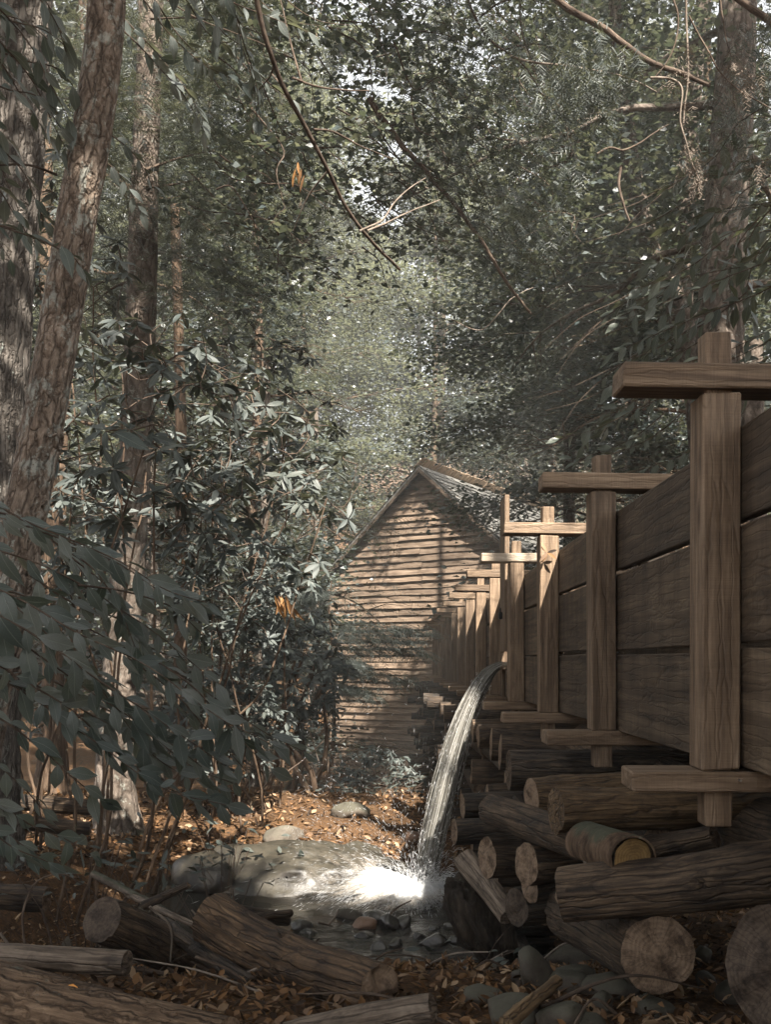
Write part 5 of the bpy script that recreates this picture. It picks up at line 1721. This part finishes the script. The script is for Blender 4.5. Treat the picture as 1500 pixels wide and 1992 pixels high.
log("debris_branch", "second splintered branch lying on the wet branch heap", "branch", P(455, 1790, 5.2), P(566, 1776, 5.5), .025, .02, M_LOG, M_LOG, 44, None, low=.3, seg=14)
r = np.random.default_rng(3)
for k in range(46):                                    # sticks lying about
    x = r.uniform(-2.1, 1.1); y = r.uniform(3.4, 7.2)
    if abs(x) > y*.4: continue
    a = r.uniform(0, 6.28); L = r.uniform(.25, .8)
    p0 = np.array([x, y, 0]); p1 = p0 + np.array([math.cos(a), math.sin(a)*.6, 0])*L
    p0[2] = ground(*p0[:2]) + .02; p1[2] = ground(*p1[:2]) + r.uniform(.02, .16)
    mb = MB()
    q = resample([p0, (p0+p1)/2 + r.normal(size=3)*.06*L + np.array([0, 0, .03]), p1], 14)
    tube(mb, q, np.linspace(r.uniform(.004, .011), .003, 14), 6, disp=grain_disp(k, .15, .1, 1), seed=k)
    prop(mb.build("stick", M_TWIG if r.random() < .7 else M_TWIGPALE, base=p0), "thin dead stick lying on the leaf litter by the fallen logs", "stick", "dead sticks on the ground")
TW = [([(0, 1815), (60, 1900), (95, 1975)], 4.6, "bent twig standing at the left edge before the pale log"), ([(50, 1870), (48, 1760), (70, 1715), (110, 1702), (160, 1720)], 4.7, "arched bare twig looping over the debris at left"),
      ([(80, 1770), (100, 1850), (98, 1900)], 4.8, "upright forked twig left of the cut log"), ([(290, 1765), (330, 1800), (330, 1870)], 4.4, "thin root hanging down in front of the cut log"),
      ([(380, 1860), (450, 1890), (500, 1925), (545, 1925)], 3.9, "curved wiry twig in front of the rotten log"), ([(455, 1755), (452, 1730)], 5.4, "short upright peg behind the rotten log"),
      ([(636, 1800), (650, 1785), (658, 1770)], 6.3, "thin stick leaning beside the pool stones"), ([(620, 1796), (648, 1802)], 6.2, "orange stick floating left of the pool stones"),
      ([(710, 1888), (745, 1855), (785, 1842)], 4.9, "black twig reaching over the shallow water"), ([(720, 1880), (755, 1868)], 4.8, "side twig lying under the black twig"),
      ([(612, 1853), (614, 1835), (622, 1825)], 5.2, "hooked dark twig at the water's edge"), ([(560, 1500), (600, 1470), (630, 1440)], 12.5, "pale curly twig in front of the leaning stems"),
      ([(545, 1480), (550, 1420), (585, 1405), (620, 1480)], 12.5, "pale looping twig beside the leaning stems"), ([(760, 1778), (775, 1764), (800, 1752)], 8.0, "wet root arching by the foot of the fall"),
      ([(760, 1880), (800, 1890), (860, 1880), (870, 1890)], 4.8, "flat wet twig by the right side of the shallow water"), ([(500, 1890), (440, 1840), (370, 1770)], 4.4, "long thin whip lying over the dark branch")]
for k, (pts, Z, lab) in enumerate(TW):
    mb = MB(); q = resample([P(a, b, Z + .04*i) for i, (a, b) in enumerate(pts)], 20)
    q = q + .01*np.stack([fbm(q*6+k, 2, 1), fbm(q*6+k+3, 2, 2), fbm(q*6, 2, 3)], 1)
    tube(mb, q, np.linspace(.0075, .0035, 20)*(Z/4.5)**.5, 6, disp=grain_disp(k, .15, .1, 1), seed=k)
    prop(mb.build("twig", M_TWIG if k % 3 else M_TWIGPALE, base=q[0]), lab, "twig")

# ------------------------------------------------------------------ stones
def ico(sub):
    import bmesh
    bm = bmesh.new(); bmesh.ops.create_icosphere(bm, subdivisions=sub, radius=1.0)
    bm.verts.ensure_lookup_table()
    V = np.array([v.co[:] for v in bm.verts]); F = np.array([[v.index for v in f.verts] for f in bm.faces])
    bm.free()
    return V, F


ICO4 = ico(3)


def stone_at(px0, py0, px1, py1, label, mat, seed, group=None, Z=None, flat=None, name="stone", rough=.34, sink=.25):
    """a stone that fills the photo's box (px0,py0)-(px1,py1), standing on the ground or at distance Z"""
    cx = (px0+px1)/2
    if Z is None:
        g = GP(cx, py1-.12*(py1-py0))
        Z = float(g[1])
    rx_ = (px1-px0)/2/FOC*Z; rz_ = (py1-py0)/2/FOC*Z
    c = P(cx, (py0+py1)/2, Z)
    V, F = ICO4
    ph = seed*5.3
    d_ = 1 + rough*fbm(V*1.1+ph, 3, seed) + .05*fbm(V*4+ph, 3, seed+2)
    W = V*d_[:, None]
    # a few blunt facets
    rr = np.random.default_rng(seed)
    for q in range(8):
        nrm = rand_unit(rr, 1)[0]; h = rr.uniform(.55, .85)
        k = W @ nrm
        W = W - np.maximum(k-h, 0)[:, None]*nrm*.92
    W = W*np.array([rx_, (rx_+rz_)/2*1.1, rz_*1.15])
    c = c - np.array([0, 0, rz_*.3])
    mb = MB(); mb.add(W+c, F)
    return prop(mb.build(name, mat, base=c-np.array([0, 0, rz_])), label, "stone" if name != "boulder" else "boulder", group)


ST = [
    (684, 1778, 736, 1814, "rusty brown wet stone at the front of the pool's stone heap", 'R', None), (700, 1764, 764, 1796, "largest rounded wet stone on top of the pool's stone heap", 'W', None),
    (734, 1772, 778, 1812, "wet stone at the right shoulder of the pool's stone heap", 'W', None), (772, 1776, 804, 1810, "upright small wet stone right of the stone heap", 'W', None),
    (654, 1764, 706, 1792, "pale flat stone at the left of the pool's stone heap", 'S', None), (558, 1786, 611, 1816, "dark shiny stone at the left edge of the shallow water", 'W', None),
    (688, 1810, 734, 1830, "flat wet stone just in front of the stone heap", 'W', None), (713, 1828, 757, 1850, "black wet stone left of the pair in the shallow water", 'W', None),
    (750, 1822, 790, 1846, "black wet stone right of the pair in the shallow water", 'W', None), (655, 1797, 688, 1811, "small flat stone left of the stone heap", 'W', None),
    (812, 1812, 872, 1846, "large smooth wet stone at the right of the shallow water", 'W', None), (802, 1812, 828, 1831, "small dark stone left of the large smooth one", 'W', None),
    (830, 1798, 860, 1816, "small round wet stone behind the large smooth one", 'W', None), (860, 1794, 888, 1810, "small dark stone by the rotten stump's foot", 'W', None),
    (872, 1818, 900, 1838, "squarish wet stone right of the large smooth one", 'W', None), (505, 1600, 592, 1642, "pale slanting boulder on the sunlit bank", 'P', None),
(650, 1632, 750, 1680, "broad mossy rock behind the splash", 'M', None),
    (784, 1610, 828, 1638, "reddish rock beside the foot of the falling water", 'R', None),
    (470, 1640, 560, 1700, "dark mossy rock left of the splash", 'M', None), (330, 1650, 480, 1740, "low mossy hump of the bank left of the pool", 'M', None),
    (640, 1560, 720, 1592, "grey rock on the crest of the bank", 'S', None), 
    (455, 1562, 500, 1590, "leaf covered rock at the foot of the rhododendron", 'R', None),
    (1000, 1836, 1078, 1934, "tall dark stone leaning beneath the crib logs", 'S', None), (1064, 1878, 1142, 1930, "round grey stone before the fat log end", 'S', None),
    (1066, 1830, 1182, 1892, "pale wedge-shaped stone under the fat log", 'P', None), (1126, 1882, 1254, 1940, "dark stone under the left side of the fat log end", 'S', None),
    (942, 1924, 1062, 2000, "big flat grey stone at the bottom right of centre", 'S', None), (1042, 1936, 1150, 2010, "smooth dark stone at the bottom edge beside the wood scrap", 'S', None),
    (1150, 1922, 1198, 1972, "small upright grey stone before the leaf litter at right", 'S', None), (1112, 1966, 1184, 2010, "low stone at the bottom edge right of the wood scrap", 'S', None),
    (1228, 1930, 1302, 1970, "dark stone in front of the fat log end", 'S', None), (876, 1908, 998, 1954, "long flat grey stone lying right of the sawn log", 'S', None),
    (1346, 1884, 1394, 1922, "bluish flat stone right of the fat log end", 'S', None), (1346, 1836, 1392, 1874, "brown stone behind the fat log end", 'S', None), (116, 1820, 142, 1854, "small pale stone under the debris at left", 'P', None),
    (938, 1840, 982, 1872, "wet pebble-grey stone at the stump's foot", 'W', None), (995, 1880, 1040, 1915, "small stone left of the tall leaning one", 'S', None), (890, 1860, 935, 1890, "dark stone at the right end of the shallow water", 'W', None),
    (1390, 1905, 1450, 1950, "grey stone by the huge rotten log end", 'S', None)]
for k, (a, b, c, d_, lab, t, g) in enumerate(ST):
    stone_at(a, b, c, d_, lab, {'W': M_STONEWET, 'S': M_STONE, 'R': M_STONERED, 'P': M_STONEPALE, 'M': M_MOSSROCK}[t], 700+k, g)
V, F = ico(5)
W = V*(1 + .45*fbm(V*np.array([2.2, 2.2, .9])+4, 4, 31) - .35*np.abs(fbm(V*np.array([4, 4, 1.2])+9, 3, 33)))[:, None]
c = P(935, 1800, 6.0)
W = W*np.array([.19, .22, .33]) + np.array([.14, 0, 0])*(-V[:, 2:3])
mb = MB(); mb.add(W+c, F, W*1.0)
prop(mb.build("rotten_stump", M_STUMP, base=c-np.array([0, 0, .3])), "dark mossy rotten stump at the right edge of the pool", "stump")
BR_C, BR_R = np.array([-.95, 9.75, -.1]), np.array([1.15, .62, .5])
V, F = ico(5)
W = V*(1 + .2*fbm(V*1.6+2, 4, 41) + .16*np.abs(fbm(V*np.array([3, 3, 5])+1, 4, 42)) + .06*fbm(V*8, 3, 43))[:, None]*BR_R
mb = MB(); mb.add(W+BR_C, F)
prop(mb.build("boulder", M_MOSSROCK, base=BR_C-np.array([0, 0, .4])), "broad low wet rock left of the fall with water sliding off it", "boulder")
r = np.random.default_rng(15)
for k in range(60):
    x, y = r.uniform(-1.6, .95), r.uniform(6.0, 10.2)
    if k > 34: x, y = r.uniform(.3, 1.5), r.uniform(3.6, 6.5)
    s = r.uniform(.03, .075)
    V, F = ico(2)
    d_ = 1+.25*fbm(V*1.2+k, 2, k)
    c = np.array([x, y, float(ground(x, y))+s*.3])
    if k <= 34 and ground(x, y) < -.05: c[2] = r.uniform(-.06, .0)
    mb = MB(); mb.add(V*d_[:, None]*np.array([s*1.3, s, s*.75])+c, F)
    prop(mb.build("pebble", M_STONEWET if k <= 34 else M_STONE, base=c), "small rounded pebble " + ("in the shallow pool water" if k <= 34 else "on the ground by the crib logs"), "pebble", "pebbles in the pool" if k <= 34 else "pebbles by the crib")

# ------------------------------------------------------------------ leaf litter, needles, low plants
r = np.random.default_rng(23)
n = 28000
y = 2.7 + (13.6-2.7)*r.uniform(0, 1, n)**1.25
x = r.uniform(-1, 1, n)*(y*.46+.3)
z = ground(x, y)
k = (z > .05) & ~((y > 7) & (y < 10.3) & (x > -2.2) & (x < .9)) & (fbm(np.stack([x*1.3, y*1.3, x*0], 1), 3, 4) + r.normal(0, .35, n) > -.25)
x, y, z = x[k], y[k], z[k]
n = len(x)
N = norm(np.array([0, 0, 1.0]) + r.normal(size=(n, 3))*.55)
mb = MB(); scatter(mb, *DEAD_LEAF, np.stack([x, y, z+.008+r.uniform(0, .022, n)], 1), r.normal(size=(n, 3))*np.array([1, 1, .35]), N, np.stack([r.uniform(.02, .065, n), r.uniform(.014, .055, n), r.uniform(.01, .06, n)], 1)*np.where(y > 9, 1.7, 1.0)[:, None])
prop(mb.build("leaf_litter", M_DEAD), "brown dead leaves strewn over the ground round the logs", "leaf litter", None, 'stuff')
n = 900                                                # short twigs and needles in the litter
y = r.uniform(3, 9, n); x = r.uniform(-1, 1, n)*(y*.44)
z = ground(x, y); k = z > .06
x, y, z = x[k], y[k], z[k]; n = len(x)
mb = MB()
for i in range(n):
    a = r.uniform(0, 6.28); L = r.uniform(.04, .2)
    p = np.array([x[i], y[i], z[i]+.012]); q = p + np.array([math.cos(a)*L, math.sin(a)*L, r.uniform(-.01, .03)])
    tube(mb, [p, (p+q)/2+r.normal(size=3)*.01, q], [.003, .0025, .0015], 4, caps=False)
prop(mb.build("twig_litter", M_TWIG), "tiny broken twigs scattered through the dead leaves", "twig litter", None, 'stuff')
ol = P(125, 1929, 3.1)
mb = MB(); scatter(mb, *DEAD_LEAF, np.array([ol]), np.array([[1, .2, .1]]), np.array([[0, -.7, .7]]), np.array([[.042, .06, .03]]))
prop(mb.build("orange_leaf", M_ORANGE, base=ol), "single bright orange leaf lying on the mossy log", "leaf")
hl = P(1064, 1076, 7.1)
mb = MB()
hd = r.normal(size=(7, 3))*np.array([1, .2, 1]); hd[:, 1] -= .2
scatter(mb, *LONG_LEAF, np.repeat(hl[None], 7, 0)+np.array([0, -.03, 0]), hd, np.tile([0, -1.0, .2], (7, 1)), r.uniform(.05, .09, 7))
prop(mb.build("dry_leaf_tuft", M_DEAD, base=hl), "dry curled leaf tuft stuck on the third flume post", "dead leaves")
for k, (px, py, Z, m, sz, lab) in enumerate(((545, 1160, 10.2, 9, .26, "bunch of withered orange leaves hanging left of the mill wall"), (372, 955, 7.2, 8, .06, "small withered orange flower tuft among the rhododendron leaves"), (582, 330, 7.5, 6, .12, "withered orange leaf hanging from the overhead limb"), (350, 1085, 7.8, 6, .06, "little brown seed tuft above the lit beech leaves"), (300, 860, 7.0, 6, .05, "brown seed tuft beside the large dull leaf"))):
    c = P(px, py, Z)
    dd = np.array([0, -.1, -1.0]) + r.normal(size=(m, 3))*np.array([.3, .3, .2])
    mb = MB(); scatter(mb, *LONG_LEAF, np.repeat(c[None], m, 0)+r.normal(size=(m, 3))*np.array([.03, .03, .01])*sz/.1, dd, r.normal(size=(m, 3))+np.array([0, -1, 0]), np.stack([r.uniform(.7, 1.2, m)*sz, r.uniform(.5, .8, m)*sz, np.full(m, sz)], 1))
    prop(mb.build("withered_leaves", M_WITHER if k in (0, 2) else M_DEAD, base=c), lab, "dead leaves")
# low plants on the banks
for k, (px, py, Z, m, lab) in enumerate(((440, 1640, 9.3, 40, "small green plant on the mossy hump left of the pool"), (430, 1690, 7.2, 26, "low leafy seedling beside the pool's left edge"), (930, 1845, 5.0, 14, "little green sprig at the foot of the rotten stump"), (300, 1700, 6.2, 30, "leafy sprig over the lichen branch"),
                                     (620, 1545, 13.2, 60, "low green plant on the crest of the bank"), (760, 1535, 13.4, 80, "grassy green clump under the mill wall"), (690, 1520, 13.6, 80, "leafy clump left of the grassy one"), (160, 1690, 5.6, 30, "seedling leaves above the debris at left"), (800, 1540, 13.6, 60, "low green plant against the crib's far logs"))):
    c = P(px, py, Z); c[2] = max(c[2], float(ground(c[0], c[1])) + .04)
    root = thing("low_plant", lab, "plant", (c[0], c[1], float(ground(c[0], c[1]))))
    spread = .12 + .02*Z
    pos = c + r.normal(size=(m, 3))*np.array([spread, spread*.6, .05+.008*Z])
    pos[:, 2] = np.maximum(pos[:, 2], ground(pos[:, 0], pos[:, 1])+.03)
    mb = MB()
    for p in pos[::3]:
        b_ = ORIG[root.name]; tube(mb, resample([b_, (b_+p)/2+np.array([0, 0, .04]), p], 5), [.003]*5, 4, caps=False)
    prop(mb.build("stem", M_TWIG, root), kind='stuff')
    X = r.normal(size=(m, 3)); X[:, 2] *= .3
    N = np.array([0, -.4, 1.0]) + r.normal(size=(m, 3))*.35
    near_leaf_parts(root, BROAD_LEAF if k % 2 == 0 else LONG_LEAF, pos, X, N, r.uniform(.05, .1, m)*(1+Z*.03), M_LRHOV, 100)

# ------------------------------------------------------------------ the falling water
T_F = .652
r = np.random.default_rng(88)
J0 = np.array([FX-.03, 9.75, EYE-.03])


def jet(t, off=(0, 0), vx=-1.24, vy=-.55):
    """a drop that left the spout: sideways and down; off = place across the stream"""
    t = np.asarray(t, float)
    return np.stack([J0[0] + vx*t, J0[1] + vy*t*1.0 + off[0], J0[2] + off[1] - 4.905*t*t], -1)


fall = thing("falling_water", "stream of water pouring from the flume spout down into the pool", "waterfall", FALL_AT)
mb = MB()
nt_, ns = 90, 60
tt_ = np.linspace(-.09, T_F, nt_)
cen = jet(np.maximum(tt_, 0)); cen[:, 0] += np.maximum(-tt_, 0)*1.3; cen[:, 1] += np.maximum(-tt_, 0)*.3
tang = norm(np.gradient(cen, axis=0))
wy = np.interp(tt_, [0, .15, .4, T_F], [.19, .17, .15, .13])
wx_ = np.interp(tt_, [0, .15, .4, T_F], [.028, .06, .09, .115])
aa = np.linspace(0, 2*np.pi, ns, endpoint=False)
nx_ = norm(np.cross(tang, np.array([0, 1.0, 0])))
A_, T_ = np.meshgrid(aa, tt_)
rgd = 1 + (.14 + .3*np.clip(T_/T_F, 0, 1))*fbm(np.stack([np.cos(A_)*3.2, np.sin(A_)*3.2, T_*2.4], -1), 4, 4) + .1*fbm(np.stack([np.cos(A_)*10, np.sin(A_)*10, T_*4], -1), 2, 6)
Vv = cen[:, None] + (nx_[:, None]*(wx_[:, None]*np.sin(A_)*rgd)[..., None] + np.array([0, 1.0, 0])*(wy[:, None]*np.cos(A_)*rgd)[..., None])
i = np.arange(nt_-1)[:, None]*ns; j = np.arange(ns)[None]; jn = (j+1) % ns
sarc = np.concatenate([[0], np.cumsum(np.linalg.norm(np.diff(cen, axis=0), axis=1))])
TC = np.stack([np.cos(A_)*.12, np.sin(A_)*.12, np.broadcast_to(sarc[:, None]*.6, A_.shape)], -1)
mb.add(Vv.reshape(-1, 3), np.stack([i+j, i+jn, i+ns+jn, i+ns+j], -1).reshape(-1, 4), TC.reshape(-1, 3))
mb.build("stream", M_FALL, fall)
mb = MB()
for k in range(130):                                   # loose strands round the stream
    an = r.uniform(0, 6.28); rr = r.uniform(.75, 1.22)
    t0, t1 = sorted(r.uniform(0, T_F, 2)); t1 = max(t1, t0+.12); t1 = min(t1, T_F)
    t = np.linspace(t0, t1, 14)
    c = jet(t, vx=-1.24+r.normal(0, .045))
    c = c + np.array([0, 1.0, 0])*(np.interp(t, tt_, wy)*math.cos(an)*rr)[:, None] + nx_[np.clip((t/T_F*nt_).astype(int), 0, nt_-1)]*(np.interp(t, tt_, wx_)*math.sin(an)*rr)[:, None]
    th = r.uniform(.003, .009)
    tube(mb, c, th*np.sin(np.linspace(.15, 3.0, 14)), 5, caps=False, seed=k)
prop(mb.build("strand", M_FALL, fall), kind='stuff')
mb = MB()
n = 900                                                # drops torn off the stream's edge
t = T_F*r.uniform(.15, 1, n)**.7
an = r.uniform(0, 6.28, n); rr = 1.0 + np.abs(r.normal(0, .3, n))
pos = jet(t) + np.array([0, 1.0, 0])*(np.interp(t, tt_, wy)*np.cos(an)*rr)[:, None] + nx_[np.clip((t/T_F*nt_).astype(int), 0, nt_-1)]*(np.interp(t, tt_, wx_)*np.sin(an)*rr)[:, None]
scatter(mb, np.array([(-1, 0, 0), (0, .5, 0), (0, -.25, .43), (0, -.25, -.43), (1, 0, 0)], float), np.array([(0, 2, 1), (0, 3, 2), (0, 1, 3), (4, 1, 2), (4, 2, 3), (4, 3, 1)]), np.zeros((5, 3)), pos, np.stack([np.full(n, -1.24), np.full(n, -.5), -9.8*t], 1), np.tile([.3, .9, .2], (n, 1)), np.stack([r.uniform(.006, .03, n), r.uniform(.002, .005, n), r.uniform(.002, .005, n)], 1))
prop(mb.build("torn_drops", M_SPRAY, fall), kind='stuff')

TETV, TETF = np.array([(-1, 0, 0), (0, .5, 0), (0, -.25, .43), (0, -.25, -.43), (1, 0, 0)], float), np.array([(0, 2, 1), (0, 3, 2), (0, 1, 3), (4, 1, 2), (4, 2, 3), (4, 3, 1)])


def droplets(mb, pos, dirs, length, width):
    scatter(mb, TETV, TETF, TETV*.01, pos, dirs, np.cross(norm(dirs), np.array([.3, .5, .8]))+1e-3, np.stack([length, width, width], 1))


sp = mb = MB()
# dense burst at the foot: drops flung up and to the left
n = 42000
th = r.uniform(0, 2*np.pi, n)
v0 = np.abs(r.normal(0, 1, n))*1.35
el = np.abs(r.normal(.0, .45, n)) + .12
vel = np.stack([np.cos(th)*np.cos(el)*v0 - .75*np.abs(r.normal(0, 1, n)), np.sin(th)*np.cos(el)*v0*.8 - .15, np.sin(el)*v0*1.5], 1)
tm = r.uniform(0, 1, n)**1.2*.36
pos = FALL_AT + np.array([-.05, -.05, .0]) + r.normal(size=(n, 3))*np.array([.1, .12, .0]) + vel*tm[:, None] - np.array([0, 0, 4.9])*(tm**2)[:, None]
vv = vel - np.array([0, 0, 9.8])*tm[:, None]
k = pos[:, 2] > np.maximum(.02, ground(pos[:, 0], pos[:, 1]))
pos, vv = pos[k], vv[k]
L = r.uniform(.012, .045, len(pos)); W = r.uniform(.0018, .0042, len(pos))
droplets(mb, pos, vv, L, W)
n = 22000
a0 = np.abs(r.normal(.22, .2, n)); v0 = r.uniform(.7, 3.4, n); tm = r.uniform(.02, .42, n)
dy_ = r.normal(.05, .28, n)
vel = np.stack([-np.cos(a0)*v0, dy_*v0, np.sin(a0)*v0*1.1], 1)
pos = FALL_AT + np.array([-.08, 0, .03]) + vel*tm[:, None] - np.array([0, 0, 4.9])*(tm**2)[:, None]
vv = vel - np.array([0, 0, 9.8])*tm[:, None]
k = pos[:, 2] > np.maximum(.03, ground(pos[:, 0], pos[:, 1]))
droplets(mb, pos[k], vv[k], r.uniform(.008, .035, k.sum()), r.uniform(.0015, .0032, k.sum()))
# right-hand fan towards the driftwood
n = 3000
a0 = r.normal(.75, .18, n); v0 = r.uniform(.6, 2.6, n); tm = r.uniform(.02, .25, n)
vel = np.stack([np.cos(a0)*v0, r.normal(-.1, .25, n), np.sin(a0)*v0], 1)
pos = FALL_AT + np.array([.05, 0, .03]) + vel*tm[:, None] - np.array([0, 0, 4.9])*(tm**2)[:, None]
droplets(mb, pos, vel - np.array([0, 0, 9.8])*tm[:, None], r.uniform(.01, .035, n), r.uniform(.002, .004, n))
prop(mb.build("splash_spray", M_SPRAY), "white burst of spray where the falling water hits the pool", "splash", None, 'stuff')
# foam spreading over the pool
mb = MB()
gxx, gyy = np.meshgrid(np.arange(-2.6, 1.0, .024), np.arange(7.7, 10.4, .024))
fx_, fy_ = gxx-FALL_AT[0], gyy-FALL_AT[1]
th_ = np.arctan2(fy_, fx_)
rr_ = np.hypot(fx_, fy_)+.02
left_ = .5-.5*np.cos(th_)                                # 1 to the left, 0 to the right
d = rr_/(.42+.75*left_**1.5)
ray = fbm(np.stack([np.cos(th_)*4.5, np.sin(th_)*4.5, rr_*.6], -1), 3, 3)
ray2 = fbm(np.stack([np.cos(th_)*16, np.sin(th_)*16, rr_*1.5], -1), 3, 5)
hh = .03 + .15*np.exp(-((fx_+.42)/.4)**2 - ((fy_-.06)/.28)**2)*(1+.5*ray+.25*ray2) + .07*np.exp(-(d/1.0)**2)*(1+.9*ray+.5*ray2) + .015*ray2
qq = 1 - ((gxx-BR_C[0])/(BR_R[0]*1.02))**2 - ((gyy-BR_C[1])/(BR_R[1]*1.02))**2
rockz = np.where(qq > 0, BR_C[2] + BR_R[2]*1.0*np.sqrt(np.maximum(qq, 0)) + .03, -1)
hh = np.maximum(hh, rockz*.96 + .02*ray)
hh = np.maximum(hh, .022)
den = .8*np.exp(-(d/.46)**2) - .2*d + .15 - .2*sstep(-1.2, -1.9, fx_) - .45*sstep(8.45, 8.15, gyy)
F = np.stack([(np.arange(gxx.shape[0]-1)[:, None]*gxx.shape[1] + np.arange(gxx.shape[1]-1)[None]).ravel()]*4, 1) + np.array([0, 1, gxx.shape[1]+1, gxx.shape[1]])
F = F[(den.ravel() > -.45)[F].all(1)]
mb.add(np.stack([gxx, gyy, hh], -1).reshape(-1, 3), F, np.stack([th_*1.3, np.log(rr_+.15)*1.2, den], -1).reshape(-1, 3))
prop(mb.build("foam", M_FOAM), "white foaming water spreading left from the foot of the fall", "foam", None, 'stuff')
# flying drops before the mill and the bank
mb = MB()
n = 520
px = r.uniform(560, 860, n); py = 1650 - np.abs(r.normal(0, 1, n))*95
py[:90] = r.uniform(1330, 1640, 90)
Z = r.uniform(8.2, 9.4, n)
pos = np.array([P(a, b, c) for a, b, c in zip(px, py, Z)])
dd = np.stack([r.normal(0, .6, n), r.normal(0, .2, n), np.abs(r.normal(.8, .5, n))], 1)
droplets(mb, pos, dd, r.uniform(.006, .024, n), r.uniform(.0016, .003, n))
prop(mb.build("flying_drops", M_SPRAY), "tiny bright drops flying above the splash", "water drops", None, 'stuff')
